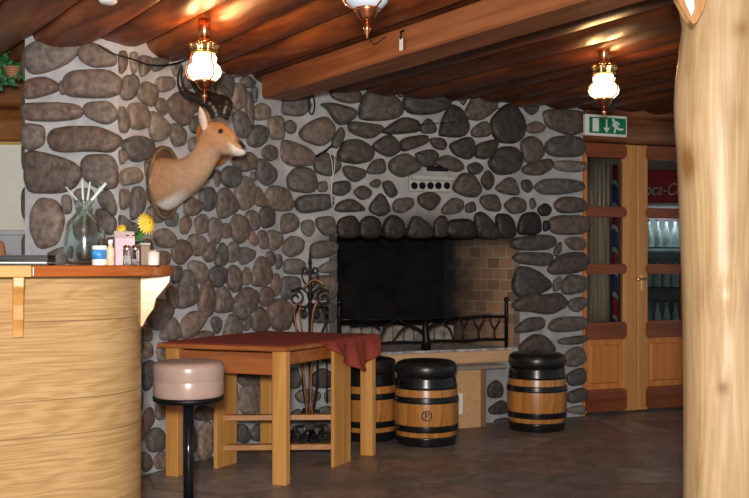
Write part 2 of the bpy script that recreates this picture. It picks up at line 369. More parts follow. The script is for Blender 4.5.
L_ST = """120,268 134,266 136,288 122,290|142,274 158,270 162,286 146,292|121,296 132,294 134,318 122,320|137,298 146,294 144,318 137,318|120,326 130,324 132,348 121,350|133,330 140,330 140,352 134,352|120,356 131,354 132,380 121,380|134,358 140,360 140,384 134,384|120,388 131,386 132,410 121,412|133,392 141,390 140,412 134,414|120,418 130,418 131,442 121,444|133,420 141,422 141,440 134,442|120,450 131,450 132,474 121,474|118,53 125,51 125,68 119,74|129,54 136,53 135,70 132,74 130,68|139,56 150,58 149,69 141,77 139,72|151,58 164,59 166,65 155,72 151,68|170,64 180,63 180,74 174,77|119,90 124,77 134,76 137,86 132,98 123,99|136,90 145,82 155,88 155,102 149,106 138,98|156,78 170,77 174,85 164,92 156,90|154,100 161,98 167,108 163,116 156,109|118,109 123,108 128,120 126,132 119,131|128,105 141,104 148,116 147,126 138,129 129,126|149,112 159,116 168,128 164,138 154,141 149,134|167,104 176,93 190,96 200,106 196,112 190,112 184,126 172,116|122,142 138,136 152,144 148,155 135,162 124,153|170,126 176,124 184,132 182,144 174,146 170,138|158,146 170,148 168,158 160,156|183,76 195,74 196,84 186,90|198,72 210,72 211,90 200,92|118,151 123,150 126,158 120,165|120,172 132,167 141,175 137,182 121,186|131,189 141,188 143,206 138,214 130,220|119,190 128,190 128,206 120,210|119,214 128,222 136,224 136,236 120,234|144,160 156,160 158,176 146,180|160,164 178,160 182,176 164,184|146,186 160,184 162,200 148,202|164,192 180,190 180,204 166,208|146,208 160,206 162,222 148,222|164,214 176,212 176,226 166,226|188,118 202,116 206,130 192,134|188,138 204,138 206,152 190,154|188,160 208,158 210,178 192,182|206,100 214,100 216,116 208,118|214,82 223,74 230,78 230,98 216,98|229,74 242,70 244,76 230,78|240,80 246,75 254,83 248,88 241,86|231,88 236,84 243,88 243,106 235,109 231,102|244,94 248,93 251,106 251,124 247,125 245,110|251,89 255,87 256,100 253,103|252,110 260,103 268,109 267,118 258,120 253,118|232,116 238,111 245,118 248,130 244,138 236,134|247,132 256,125 266,130 264,140 256,147 248,144|268,118 280,117 280,138 272,139 267,132|262,150 268,145 275,148 275,158 269,161 262,156|230,160 246,152 253,158 252,168 240,172|255,162 260,159 272,170 273,178 266,186 257,178|250,173 254,172 255,181 251,180|221,172 228,166 237,170 237,182 230,188 221,182|235,186 242,176 252,186 252,202 242,210 235,200|216,196 224,187 237,206 232,213 218,219|199,192 210,187 214,194 213,206 206,211 200,204|212,172 219,171 219,182 216,188|184,202 190,197 201,205 194,215 184,214|180,220 186,216 190,222 185,234 180,232|194,220 202,214 206,219 205,232 196,233|253,190 257,187 264,198 264,207 254,204|265,195 272,186 285,190 290,205 288,210 270,209|244,216 250,210 258,214 258,228 250,230|259,212 266,206 273,212 273,225 262,228|230,222 236,215 244,219 247,234 238,244 231,236|221,226 226,223 230,229 229,237 222,238|207,223 213,218 220,222 220,234 215,245 208,234|248,232 252,231 257,240 255,246 249,242|257,233 264,230 268,248 260,248|153,234 164,228 174,238 171,248 157,246|140,240 150,240 152,256 142,258|154,252 168,252 168,264 156,266|172,246 180,240 189,244 189,254 180,265 172,258|188,238 194,234 204,239 204,249 197,256 189,251|201,254 210,241 213,249 211,260 206,262|215,256 221,242 226,251 224,265 215,265|227,246 233,242 238,249 236,260 228,262|187,267 192,261 201,263 206,273 203,281 197,283|207,274 215,266 223,269 224,280 216,287 209,283|226,271 233,265 239,272 239,287 233,292 226,283|171,268 180,266 180,278 172,284|176,292 183,272 189,272 195,290 193,302 177,308|166,290 171,286 176,295 176,304 171,309 167,300|147,316 157,299 169,307 169,314 157,330 150,324|197,300 203,281 209,281 213,300 209,316 200,312|213,312 217,289 223,287 230,300 229,311|179,326 188,313 204,312 204,319 195,333 183,339|157,339 169,316 176,324 178,339|142,326 150,326 151,341 142,341|210,321 215,316 220,321 219,330 215,334|221,339 230,312 239,326 239,337|190,338 203,330 211,333 210,339|232,302 245,287 253,295 252,306 240,320 233,311|241,274 246,267 250,275 248,284 242,284|252,274 257,259 264,258 270,274 265,285 252,285|237,253 242,247 253,251 252,259 240,265|267,230 279,233 280,242 275,250 268,248|265,254 271,251 273,260 271,267|275,255 279,255 281,265 276,270|271,276 277,274 279,285 276,296 271,292|260,290 268,287 272,293 270,304 263,306 259,302|253,291 256,290 258,299 254,302|267,309 277,299 289,306 288,327 277,330 268,322|250,311 260,307 265,313 268,325 261,332 252,329|240,321 248,314 252,322 245,332|239,395 247,383 271,384 272,405 255,417 241,411|236,376 247,372 257,376 257,385 247,387 239,383|258,374 270,374 271,382 260,383|250,432 257,424 270,428 270,438 260,441 251,439|233,427 243,424 249,435 245,443 235,440|197,432 203,424 209,424 208,453 201,459 196,451|193,413 201,405 209,408 210,419 196,420|143,413 151,407 153,419 145,432 142,432|145,435 156,427 164,437 163,448 149,452|153,459 161,451 168,453 167,467 156,469|155,403 168,401 167,417 156,420|141,451 149,456 151,467 142,472|141,365 151,360 153,376 143,392|142,345 150,343 152,355 143,359|156,346 170,346 170,362 158,362|156,368 168,368 168,394 157,394|212,348 228,346 228,366 214,366|172,424 184,424 184,446 172,448|186,430 194,428 194,450 187,452|190,380 206,376 206,398 192,400|212,380 232,378 232,400 214,402|212,408 230,406 230,424 214,426|214,432 228,430 228,448 216,450|272,390 286,392 286,408 274,410|274,416 286,416 287,432 275,436|172,345 190,345 190,358 174,360|242,342 262,340 262,360 244,362|270,338 286,338 286,360 272,360"""
F_ST = """281,110 284,100 292,97 307,99 310,108 300,116 284,114|284,124 290,120 296,125 295,132 290,134 284,129|321,105 334,104 353,110 354,116 346,123 337,124 328,110|300,132 308,124 324,117 332,126 332,135 322,146 304,140|332,140 340,127 344,132 343,140 337,148 332,146|331,92 344,88 360,92 359,102 346,103 333,98|277,148 284,140 306,148 313,156 312,164 292,166 280,158|338,154 346,141 360,141 372,150 370,160 358,163 342,161|343,170 346,166 365,170 364,177 354,182 346,177|314,162 322,152 338,160 340,168 330,176 316,172|287,178 296,168 312,170 316,184 312,192 290,190|317,183 326,181 327,191 318,192|332,183 348,181 350,190 342,196 332,193|296,202 301,196 330,195 331,208 304,213 297,209|301,222 312,220 315,229 309,237 302,232|316,218 333,217 335,234 324,235 317,227|275,219 290,213 298,220 296,229 282,234 275,226|335,212 339,202 352,199 363,208 362,211|338,220 352,216 358,222 358,237 338,237|360,222 368,216 379,220 380,237 360,237|384,222 392,215 402,221 403,237 384,237|408,228 414,215 430,226 431,237 408,237|353,192 362,185 371,191 369,197 361,200|370,183 376,179 381,182 377,188 371,186|367,170 372,161 383,159 385,173 369,174|382,183 390,181 397,193 391,198 385,193|369,207 379,194 384,197 390,210 381,216 371,212|393,204 397,199 411,198 413,206 402,213 394,211|389,164 393,159 404,154 413,159 421,168 402,177 391,171|418,196 431,192 441,199 431,211 419,204|415,155 420,152 433,150 438,157 433,166 422,166|372,145 388,135 395,140 400,149 390,157 378,152|360,112 366,93 383,92 395,98 401,112 391,119 362,119|395,91 406,88 404,95 400,98|403,105 412,88 425,94 448,94 451,100 440,112 414,114|349,127 351,122 377,125 382,130 369,139 352,133|382,131 396,121 404,118 416,122 418,132 388,134|420,127 428,118 436,128 434,133 422,133|401,139 425,135 427,142 420,146 402,152|429,139 441,138 446,144 443,150 434,148|440,131 443,118 451,105 462,112 468,127 462,136 441,135|455,95 466,94 466,101 463,106|464,114 475,94 490,94 496,106 491,112 480,120 467,118|497,94 522,94 522,99 509,103 498,100|519,103 526,96 538,101 536,112 530,115|490,123 505,106 515,107 524,122 522,136 513,142 497,140|471,130 483,121 490,127 489,136 473,137|449,145 468,137 473,144 472,156 467,159 455,155|475,150 478,144 494,140 497,145 487,159 476,157|489,162 498,149 512,148 521,158 515,172 498,174 491,168|435,163 445,155 458,160 463,168 456,172 440,167|467,166 476,162 483,168 478,174 470,174|481,179 487,170 493,177 492,186 487,190 482,184|452,189 461,174 471,175 480,188 476,196 465,196|495,188 510,176 518,192 514,195 501,193|480,202 483,196 496,195 500,206 498,211 487,210|503,205 514,197 524,201 524,211 512,214|442,208 452,198 462,201 462,209 456,213 443,214|465,205 474,201 476,211 466,213|434,222 440,216 446,218 446,236 434,236|447,221 470,219 476,237 447,237|474,217 482,212 496,228 498,237 478,237|495,215 510,215 516,236 499,237|518,226 522,215 536,213 541,230 534,234 519,234|521,181 529,180 533,188 528,193 522,189|544,97 566,93 582,98 581,106 564,109 548,104|544,113 552,110 584,113 584,128 570,135 548,127|526,126 536,121 545,127 540,133 528,133|521,142 530,137 540,142 543,154 536,161 526,162 522,152|546,144 554,137 581,138 581,156 554,156 547,152|522,169 530,163 549,159 550,168 540,175 526,174|554,161 582,162 584,169 576,172 556,170|535,187 546,179 577,181 581,190 560,194 543,194|554,204 563,197 582,199 584,211 560,213|537,209 545,203 551,209 548,215 541,216|529,200 533,198 536,206 531,210|543,221 548,221 549,229 543,232|550,220 558,216 585,217 586,228 577,234 552,233|513,239 538,235 552,237 553,245 541,250 514,249|564,241 572,237 583,239 584,249 572,250|553,250 560,241 561,250 555,257|514,258 519,253 548,253 549,261 543,266 519,263|548,269 560,255 582,253 584,269 570,273 553,274|514,281 518,268 531,269 547,280 548,288 526,297 515,293|553,281 560,276 560,288 553,292|561,284 569,275 583,277 586,286 580,292 564,294|515,303 527,294 543,296 557,293 566,304 549,314 532,311 517,310|569,300 583,297 587,304 577,312 569,308|515,328 527,318 542,318 542,329 518,333|549,327 555,318 583,317 586,329 555,332|520,345 532,335 543,336 555,352 521,352|559,339 583,335 586,339 577,344 560,344|565,353 580,346 586,360 577,366 566,365|566,374 583,367 584,383 569,386|567,393 584,387 586,400 569,403|567,408 583,405 584,414 569,413|488,386 496,380 502,386 501,397 488,397|489,408 501,400 508,405 507,413 491,414|494,420 507,417 509,424 496,425|284,242 292,236 303,240 302,252 290,257 282,251|285,260 299,259 305,265 301,274 284,273|280,280 286,277 299,278 300,290 288,299 280,297|311,245 322,241 336,243 336,251 326,257 312,258|318,267 332,260 336,262 336,272 320,273|308,278 335,276 335,298 312,300|309,304 335,303 335,322 311,322|287,376 295,367 300,376 300,387 288,388|295,395 303,389 319,392 318,400 300,403|311,376 322,368 331,373 331,387 314,387|324,392 333,389 333,400 325,402|291,413 299,408 303,418 292,421|318,408 331,406 332,418 320,420|292,427 302,425 304,438 293,440|312,426 328,424 330,437 314,438|294,345 312,342 314,360 296,362|320,344 334,344 334,362 322,362|340,362 360,360 360,384 342,384|366,362 384,362 384,384 368,384|342,392 364,390 364,412 344,412|370,392 390,390 390,412 372,412|396,378 418,378 418,400 398,400|424,378 446,378 446,400 426,400|398,408 420,406 420,424 400,424|340,420 362,418 362,434 342,434|426,406 448,406 448,424 428,424|520,370 556,370 556,392 522,392|522,398 556,398 556,416 524,416"""
def chaikin(p, it=2):
    for _ in range(it):
        q = []
        for i in range(len(p)):
            a, b = p[i], p[(i+1) % len(p)]
            q.append(a*.79+b*.21); q.append(a*.21+b*.79)
        p = q
    return p
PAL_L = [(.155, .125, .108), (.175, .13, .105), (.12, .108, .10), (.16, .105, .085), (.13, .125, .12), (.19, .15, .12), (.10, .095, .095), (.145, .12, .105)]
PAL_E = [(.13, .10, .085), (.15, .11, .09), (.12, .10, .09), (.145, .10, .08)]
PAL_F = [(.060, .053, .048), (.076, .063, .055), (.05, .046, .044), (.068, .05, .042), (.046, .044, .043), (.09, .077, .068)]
def stones(g, wall, txt, pal, seed, hmax=.05):
    rr = random.Random(seed)
    for st in txt.split('|'):
        P = [tuple(map(float, q.split(','))) for q in st.split()]
        cx = sum(p[0] for p in P)/len(P); cy = sum(p[1] for p in P)/len(P)
        P = [wall.sz(cx+(p[0]-cx)*1.17, cy+(p[1]-cy)*1.17) for p in P]
        pl = chaikin([Vector((a, b)) for a, b in P], 2)
        c = sum(pl, Vector((0, 0)))/len(pl)
        size = max((p-c).length for p in pl)
        h = min(hmax, .010+size*.26)*rr.uniform(.8, 1.2)
        sd = rr.uniform(0, 99); col = list(rr.choice(pal)); br = rr.uniform(.78, 1.22)
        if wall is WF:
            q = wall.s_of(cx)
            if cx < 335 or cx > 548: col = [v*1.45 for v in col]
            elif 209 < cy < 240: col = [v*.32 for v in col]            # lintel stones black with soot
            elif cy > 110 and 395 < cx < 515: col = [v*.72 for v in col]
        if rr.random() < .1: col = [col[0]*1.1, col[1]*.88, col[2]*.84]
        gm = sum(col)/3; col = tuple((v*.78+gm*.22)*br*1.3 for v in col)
        n = len(pl); vs = []; fs = []
        tx, tz = rr.uniform(-.25, .25), rr.uniform(-.25, .25)
        for (sc, hh) in ((1.0, -.012), (.985, .38), (.93, .72), (.80, .92), (.50, 1.0)):
            for p in pl:
                d = p-c
                nz = mnoise.noise(Vector((p.x*14, p.y*14, sd+sc)))
                q = c+d*sc*(1+.035*nz)
                hgt = h*hh*(1+.18*nz)+(d.x*tx+d.y*tz)*sc*.22*(hh > .2) if hh > 0 else hh
                vs.append(wall.pt(q.x, q.y, hgt))
        vs.append(wall.pt(c.x, c.y, h*1.02))
        for k in range(4):
            for i in range(n):
                j = (i+1) % n; fs.append((k*n+i, k*n+j, k*n+n+j, k*n+n+i))
        for i in range(n): fs.append((4*n+i, 4*n+(i+1) % n, 5*n))
        # orientation
        f0 = [vs[q] for q in fs[-1]]; nn = (f0[1]-f0[0]).cross(f0[2]-f0[0])
        if nn.dot(wall.n) < 0: fs = [tuple(reversed(f)) for f in fs]
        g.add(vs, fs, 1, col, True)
def sheet(g, wall, q0, q1, z0, z1, mi=0, thick=.25):
    """solid slab of mortar behind the wall plane"""
    g.box(wall.pt(q0, z0, -thick), wall.d*(q1-q0), wall.n*thick, Zv*(z1-z0), mi)
ZC = 2.50
g = MB()
sheet(g, WL, -.12, WLEN, 0, ZC, thick=.3)
e1 = WE.s_of(25)
g.box(WE.pt(0, 0, 0), WE.d*e1, Vector((0, .45, 0)), Zv*ZC)
stones(g, WE, E_ST, PAL_E, 3, .045); stones(g, WL, L_ST, PAL_L, 5)
# stones wrapping the blunt end, seen only from the side
e_side = Wall((C1.x-e1, C1.y), (0, 1), (-1, 0))
for k in range(9):
    z0 = .12+k*.26
    for (a0, a1) in ((.02, .2), (.23, .43)):
        P = [Vector((a0+R.uniform(0, .02), z0)), Vector((a1, z0+R.uniform(0, .02))), Vector((a1-R.uniform(0, .02), z0+.2)), Vector((a0, z0+.21))]
        pl = chaikin(P, 2); c = sum(pl, Vector((0, 0)))/len(pl); n = len(pl); vs = []; fs = []
        for (sc, hh) in ((1, -.01), (.95, .02), (.8, .036), (.5, .04)):
            for p in pl: vs.append(e_side.pt(*(c+(p-c)*sc), hh))
        vs.append(e_side.pt(c.x, c.y, .042))
        for q in range(3):
            for i in range(n): fs.append((q*n+i, q*n+(i+1) % n, q*n+n+(i+1) % n, q*n+n+i))
        for i in range(n): fs.append((3*n+i, 3*n+(i+1) % n, 4*n))
        g.add(vs, [tuple(reversed(f)) for f in fs], 1, R.choice(PAL_E), True)
o = g.build('wall_left', [M['mortar'], M['stone']], col=True, loc=(C1.x, C1.y, 0)); o['kind'] = 'structure'

FS0, FS1 = WF.s_of(337), WF.s_of(513)         # firebox opening along the wall
FZ0, FZ1 = .555, 1.385
FEND = WF.s_of(583)
g = MB()
sheet(g, WF, -.1, FS0, 0, ZC); sheet(g, WF, FS1, FEND, 0, ZC)
sheet(g, WF, FS0, FS1, FZ1, ZC); sheet(g, WF, FS0, FS1, 0, FZ0-.06)
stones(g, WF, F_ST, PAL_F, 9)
def dark_mortar_soot():  # darker base than the left wall's mortar, plus a soot stain above the opening
    m = plain('dark_mortar_soot', (.36, .365, .38), .9, var=.22, scale=7, bump=.35)
    n, l = m.node_tree.nodes, m.node_tree.links; b = n['Principled BSDF']; src = b.inputs['Base Color'].links[0].from_socket
    tc = n.new('ShaderNodeTexCoord'); ro = n.new('ShaderNodeVectorRotate'); ro.rotation_type = 'Z_AXIS'; ro.inputs['Angle'].default_value = -FANG
    sx = n.new('ShaderNodeSeparateXYZ'); l.new(tc.outputs['Object'], ro.inputs['Vector']); l.new(ro.outputs[0], sx.inputs[0])
    no = n.new('ShaderNodeTexNoise'); no.inputs['Scale'].default_value = 4; l.new(tc.outputs['Object'], no.inputs['Vector'])
    def math_(op, a, c, d=None):
        q = n.new('ShaderNodeMath'); q.operation = op
        for i, v in enumerate((a, c, d)):
            if v is None: continue
            if isinstance(v, (int, float)): q.inputs[i].default_value = v
            else: l.new(v, q.inputs[i])
        return q.outputs[0]
    dx = math_('ABSOLUTE', math_('SUBTRACT', sx.outputs[0], (FS0+FS1)/2-1), 0)
    dz = math_('SUBTRACT', sx.outputs[2], FZ1)
    d = math_('ADD', math_('MULTIPLY', dx, .32), math_('MULTIPLY_ADD', no.outputs['Fac'], -.22, dz))
    r = n.new('ShaderNodeMapRange'); r.inputs[1].default_value = .02; r.inputs[2].default_value = .22; r.inputs[3].default_value = .82; r.inputs[4].default_value = 0; l.new(d, r.inputs[0])
    up = math_('GREATER_THAN', sx.outputs[2], FZ1-.05)
    mx = n.new('ShaderNodeMix'); mx.data_type = 'RGBA'; l.new(math_('MULTIPLY', r.outputs[0], up), mx.inputs[0]); l.new(src, mx.inputs[6]); mx.inputs[7].default_value = (.02, .018, .017, 1)
    l.new(mx.outputs[2], b.inputs['Base Color']); return m
o = g.build('wall_back', [dark_mortar_soot(), M['stone']], col=True, loc=WF.pt(1, 0)); o['kind'] = 'structure'

# door wall: squared logs over and beside the doors
g = MB()
def log_rows(g, wall, q0, q1, zs, r=.06, mi=0):
    for (z0, z1) in zs:
        zc, hh = (z0+z1)/2, (z1-z0)/2; N = 24; vs = []; fs = []; n_ = 10; ph = R.uniform(0, 90)
        for i in range(N+1):
            q = q0+(q1-q0)*i/N
            for j in range(n_+1):
                a = -PI/2+PI*j/n_
                nz = mnoise.noise(Vector((q*1.4, a, ph)))*.012
                vs.append(wall.pt(q, zc+math.sin(a)*hh, -.02+math.cos(a)**.7*r+nz if abs(a) < PI/2-.01 else -.02))
        for i in range(N):
            for j in range(n_):
                k = i*(n_+1)+j; fs.append((k, k+n_+1, k+n_+2, k+1))
        f0 = [vs[q] for q in fs[5]]
        if (f0[1]-f0[0]).cross(f0[2]-f0[0]).dot(wall.n) < 0: fs = [tuple(reversed(f)) for f in fs]
        g.add(vs, fs, mi, None, True)
DQ0, DQ1, DQ2 = WF.s_of(584), WF.s_of(637.5), WF.s_of(637.5)+.56
DY = WF.pt(DQ1-.25, 0).y
DZ = Zat(143, DY)
log_rows(g, WF, FEND, 4.6, [(DZ, DZ+.21), (DZ+.205, ZC)], .07)
log_rows(g, WF, DQ2+.02, 4.6, [(.02+.21*k, .23+.21*k) for k in range(10)], .06)
sheet(g, WF, FEND, 4.6, DZ+.01, ZC, thick=.12); sheet(g, WF, DQ2+.03, 4.6, 0, DZ, thick=.12)
o = g.build('wall_right', M['logwall'], loc=WF.pt(3.5, 0)); o['kind'] = 'structure'

# doors
M['pane'] = glass('door_pane', (.9, .95, .95), .02, 1.08)
def door(name, q0, q1, st_l, st_r, handle_side):
    root = structure(name, WF.pt((q0+q1)/2, 0))
    T = .05
    def bar(nm, a, b, z0, z1, mat, h=0.0, t=T, bev=.006):
        m = MB(); m.box(WF.pt(a, z0, h-t), WF.d*(b-a), WF.n*t, Zv*(z1-z0), 0, bev); return m.build(nm, mat, root)
    zt = lambda y: Zat(y, DY)
    bar('stile', q0, q0+st_l, .015, DZ-.005, M['door_wood'] if handle_side > 0 else M['door_light'])
    bar('stile', q1-st_r, q1, .015, DZ-.005, M['door_light'] if handle_side > 0 else M['door_wood'])
    a, b = q0+st_l, q1-st_r
    for (y0, y1) in ((144, 158), (207, 217), (264, 274), (322, 339), (389, 411)):
        m = MB()
        z0, z1 = zt(y1), zt(y0)
        dh = min(.02, (z1-z0)*.22); e = .022
        prof = [WF.pt(a-.0, z0, .0), WF.pt(a-e, z0+dh*1.2, .0), WF.pt(a-e, z1-dh*1.2, 0), WF.pt(a, z1, 0), WF.pt(b, z1, 0), WF.pt(b+e, z1-dh*1.2, 0), WF.pt(b+e, z0+dh*1.2, 0), WF.pt(b, z0, 0)]
        m.prism([p-WF.n*.045 for p in prof], WF.n*.057)
        m.build('rail', M['door_red'], root)
    for (y0, y1) in ((158, 207), (217, 264), (274, 322)):
        m = MB(); m.box(WF.pt(a-.005, zt(y1)-.005, -.03), WF.d*(b-a+.01), WF.n*.005, Zv*(zt(y0)-zt(y1)+.01))
        m.build('glass_pane', M['pane'], root)
    m = MB(); m.box(WF.pt(a-.004, zt(389)-.004, -.04), WF.d*(b-a+.008), WF.n*.02, Zv*(zt(339)-zt(389)+.008))
    c0, c1, y0, y1 = a+.035, b-.035, zt(386)+.02, zt(342)-.02
    m.box(WF.pt(c0, y0, -.03), WF.d*(c1-c0), WF.n*.022, Zv*(y1-y0), 0, .012)
    m.build('panel', M['door_wood'], root)
    return root
d1 = door('door_1', DQ0, DQ1-.003, .035, .13, 1)
d2 = door('door_2', DQ1+.003, DQ2, .10, .10, -1)
hp = WF.px(642, 279, .0)
m = MB(); m.box(hp-WF.d*.013+Zv*-.10, WF.d*.026, WF.n*.006, Zv*.14, 0, .002); m.build('handle_plate', M['brass'], d2)
m = MB(); m.tube([hp, hp+WF.n*.05, hp+WF.n*.055-WF.d*.015, hp+WF.n*.055-WF.d*.09], .009, 8); m.build('handle', M['brass'], d2)
# door frame
g = MB()
g.box(WF.pt(FEND-.005, 0, -.08), WF.d*(DQ0-FEND), WF.n*.10, Zv*(DZ-.005))
g.box(WF.pt(DQ2+.003, 0, -.08), WF.d*.05, WF.n*.10, Zv*(DZ-.005))
o = g.build('trim_1', M['door_wood'], loc=WF.pt(DQ0, 0)); o['kind'] = 'structure'

# hall behind the doors
hall_n = -WF.n
g = MB()
p0 = WF.pt(1.9, 0, -2.4)
g.box(p0, WF.d*3.4, hall_n*.1, Zv*2.55); g.box(WF.pt(1.85, 0, -2.4), WF.d*.05, WF.n*2.1, Zv*2.55); g.box(WF.pt(5.2, 0, -2.4), WF.d*.05, WF.n*2.1, Zv*2.55)
o = g.build('wall_hall', plain('hall_wall', (.20, .15, .11), .8), loc=p0); o['kind'] = 'structure'

# bar-side wall behind the stone end: cream plaster with a log lintel
g = MB(); g.box((-4.6, 6.6, 0), (3.2, 0, 0), (0, .12, 0), (0, 0, Zat(142, 6.6)))
g2 = Wall((-4.6, 6.6), (1, 0), (0, -1))
g.box((-4.6, 6.58, Zat(143, 6.6)-.012), (3.2, 0, 0), (0, .05, 0), (0, 0, .014), 2)
log_rows(g, g2, 0, 3.2, [(Zat(142, 6.6), Zat(108, 6.6)), (Zat(108, 6.6), 2.5)], .07, 1)
g.box((-4.6, 6.62, Zat(142, 6.6)), (3.2, 0, 0), (0, .1, 0), (0, 0, .5), 1)
o = g.build('wall_bar', [plain('cream_plaster', (.90, .89, .78), .8, var=.03), wood('lintel_log', (.22, .075, .02), (.48, .19, .05), 'X', 0, 9, .4, .08, True), plain('yellow_strip', (.55, .38, .05), .6)], loc=(-3, 6.6, 0)); o['kind'] = 'structure'

# ================================================================== FIREPLACE
fp = thing('fireplace', WF.pt((FS0+FS1)/2, .4), 'wide open fireplace with soot-black firebox and brick lining in the stone wall', 'fireplace')
def brick_mat(ang):
    m, n, l, b = _new('fire_brick'); b.inputs['Roughness'].default_value = .8
    tc = n.new('ShaderNodeTexCoord'); ro = n.new('ShaderNodeVectorRotate'); ro.rotation_type = 'Z_AXIS'; ro.inputs['Angle'].default_value = -ang
    sx = n.new('ShaderNodeSeparateXYZ'); cb = n.new('ShaderNodeCombineXYZ')
    l.new(tc.outputs['Object'], ro.inputs['Vector']); l.new(ro.outputs[0], sx.inputs[0]); l.new(sx.outputs[0], cb.inputs[0]); l.new(sx.outputs[2], cb.inputs[1])
    br = n.new('ShaderNodeTexBrick'); br.inputs['Scale'].default_value = 1; br.inputs['Brick Width'].default_value = .135; br.inputs['Row Height'].default_value = .085
    br.inputs['Mortar Size'].default_value = .0055; br.inputs['Color1'].default_value = (.42, .235, .13, 1); br.inputs['Color2'].default_value = (.20, .115, .075, 1); br.inputs['Mortar'].default_value = (.36, .31, .25, 1)
    l.new(cb.outputs[0], br.inputs['Vector'])
    no = n.new('ShaderNodeTexNoise'); no.inputs['Scale'].default_value = 5; no.inputs['Detail'].default_value = 5; l.new(tc.outputs['Object'], no.inputs['Vector'])
    # soot creeping over the bricks from the back and the top of the firebox
    ad = n.new('ShaderNodeMath'); ad.operation = 'MULTIPLY_ADD'; ad.inputs[1].default_value = .55
    l.new(no.outputs['Fac'], ad.inputs[0]); l.new(sx.outputs[0], ad.inputs[2])
    mr = n.new('ShaderNodeMapRange'); mr.inputs[1].default_value = .34; mr.inputs[2].default_value = .98; l.new(ad.outputs[0], mr.inputs[0])
    mz = n.new('ShaderNodeMapRange'); mz.inputs[1].default_value = .68; mz.inputs[2].default_value = .88; l.new(sx.outputs[2], mz.inputs[0])
    mm = n.new('ShaderNodeMath'); mm.operation = 'MAXIMUM'; l.new(mr.outputs[0], mm.inputs[0]); l.new(mz.outputs[0], mm.inputs[1])
    mx = n.new('ShaderNodeMix'); mx.data_type = 'RGBA'; l.new(mm.outputs[0], mx.inputs[0]); l.new(br.outputs['Color'], mx.inputs[6]); mx.inputs[7].default_value = (.012, .011, .011, 1)
    l.new(mx.outputs[2], b.inputs['Base Color']); return m
soot = plain('soot', (.009, .0085, .009), .95, 0, .45, 6, .3, 0, .1)
INW = -WF.n; DEP = .72
pR0, pL0 = WF.pt(FS1, 0), WF.pt(FS0, 0)
pR1, pL1 = WF.pt(FS1-.22, 0)+INW*DEP, WF.pt(FS0+.18, 0)+INW*DEP
def slab(a, b, z0, z1, out):
    m = MB(); o = Vector(out).normalized()*.06
    m.prism([a+Zv*z0, b+Zv*z0, b+o+Zv*z0, a+o+Zv*z0], Zv*(z1-z0)); return m
jd = (pR1-pR0).normalized(); jang = math.atan2(jd.y, jd.x)

m = slab(pR0, pR1, FZ0, FZ1, WF.d)
jo = m.build('brick_side', brick_mat(jang), fp); tag(jo, 'tan firebrick side wall blackened toward the back')
# set the brick side's own origin at its front bottom edge so that the soot pattern starts there
off = pR0+Zv*FZ0-Vector(fp.location)
for v in jo.data.vertices: v.co -= off
jo.location = off
m = slab(pL0, pL1, FZ0, FZ1, -WF.d); m.build('sooty_side', soot, fp)
m = slab(pL1, pR1, FZ0, FZ1, INW); m.build('back_wall', soot, fp)
m = MB(); m.prism([pL0+Zv*(FZ0-.06), pR0+Zv*(FZ0-.06), pR1+Zv*(FZ0-.06), pL1+Zv*(FZ0-.06)], Zv*.06); m.build('hearth_floor', plain('ash', (.36, .36, .38), .95, 0, .6, 22, .6), fp)
m = MB(); m.prism([pL0+Zv*FZ1, pR0+Zv*FZ1, pR1+Zv*FZ1, pL1+Zv*FZ1], Zv*.06); m.build('smoke_hood', soot, fp)
# low masonry bank at the back of the firebox
m = MB()
a_, b_ = pL1-INW*.16+WF.d*-.03, pR1-INW*.16+WF.d*.02
n_ = 12
for i in range(n_):
    t0, t1 = i/n_, (i+.94)/n_
    p, q = a_.lerp(b_, t0), a_.lerp(b_, t1); hh = .13+.03*R.random()
    m.box(p+Zv*FZ0, q-p, INW*.13, Zv*hh, 0, .012)
m.build('firebrick_bank', plain('ashy_brick', (.24, .22, .20), .9, 0, .6, 14, .5), fp)
# wooden board along the front of the hearth
q0, q1 = WF.s_of(330), WF.s_of(510)
m = MB(); m.box(WF.pt(q0, .455, .012), WF.d*(q1-q0), WF.n*.025, Zv*.085, 0, .004)
tag(m.build('hearth_board', wood('pale_board', (.56, .34, .18), (.70, .46, .27), 'X', FANG, 12, .5, .05), fp), 'pale wooden board along the front of the hearth')

# wrought iron fire guard shaped like branches
gq = [WF.s_of(x) for x in (337, 511.5)]
gd = thing('fire_guard', WF.pt((gq[0]+gq[1])/2, FZ0, .0), 'black wrought iron fire guard with branch-like bars across the hearth opening', 'fire guard')
GH = -.04
gp = lambda x, y: WF.px(x, y, GH)
zb = FZ0
ztop = .55+.235
def gpt(q, z): return WF.pt(q, z+max(0, z-.6)*.15, GH)
qa, qb = gq[0]+.03, WF.s_of(509)
for nm, z in (('top_rail', .765), ('bottom_rail', .615)):
    m = MB(); m.tube([gpt(qa+(qb-qa)*i/14, z+.004*math.sin(i*1.7)) for i in range(15)], .010, 8); m.build(nm, M['black_iron'], gd)
for q in (qa, qb):
    m = MB(); m.tube([gpt(q, zb), gpt(q, .845), gpt(q, .855)], .015, 8); m.ball(gpt(q, .875), .02, .02, .022); m.build('post', M['black_iron'], gd)
def branch(pts, r0=.009, r1=.005):
    m = MB(); N = len(pts); P = [gpt(q, z) for q, z in pts]
    Q = []
    for i in range(N-1):
        for t in (0, .33, .66): Q.append(P[i].lerp(P[i+1], t))
    Q.append(P[-1]); m.tube(Q, [r0+(r1-r0)*i/(len(Q)-1) for i in range(len(Q))], 7); m.build('branch_bar', M['black_iron'], gd)
qm = WF.s_of(428)
m = MB(); m.tube([gpt(qm, zb), gpt(qm+.005, .63), gpt(qm-.005, .70), gpt(qm, .765)], [.04, .03, .022, .016], 9); m.build('trunk', M['black_iron'], gd)
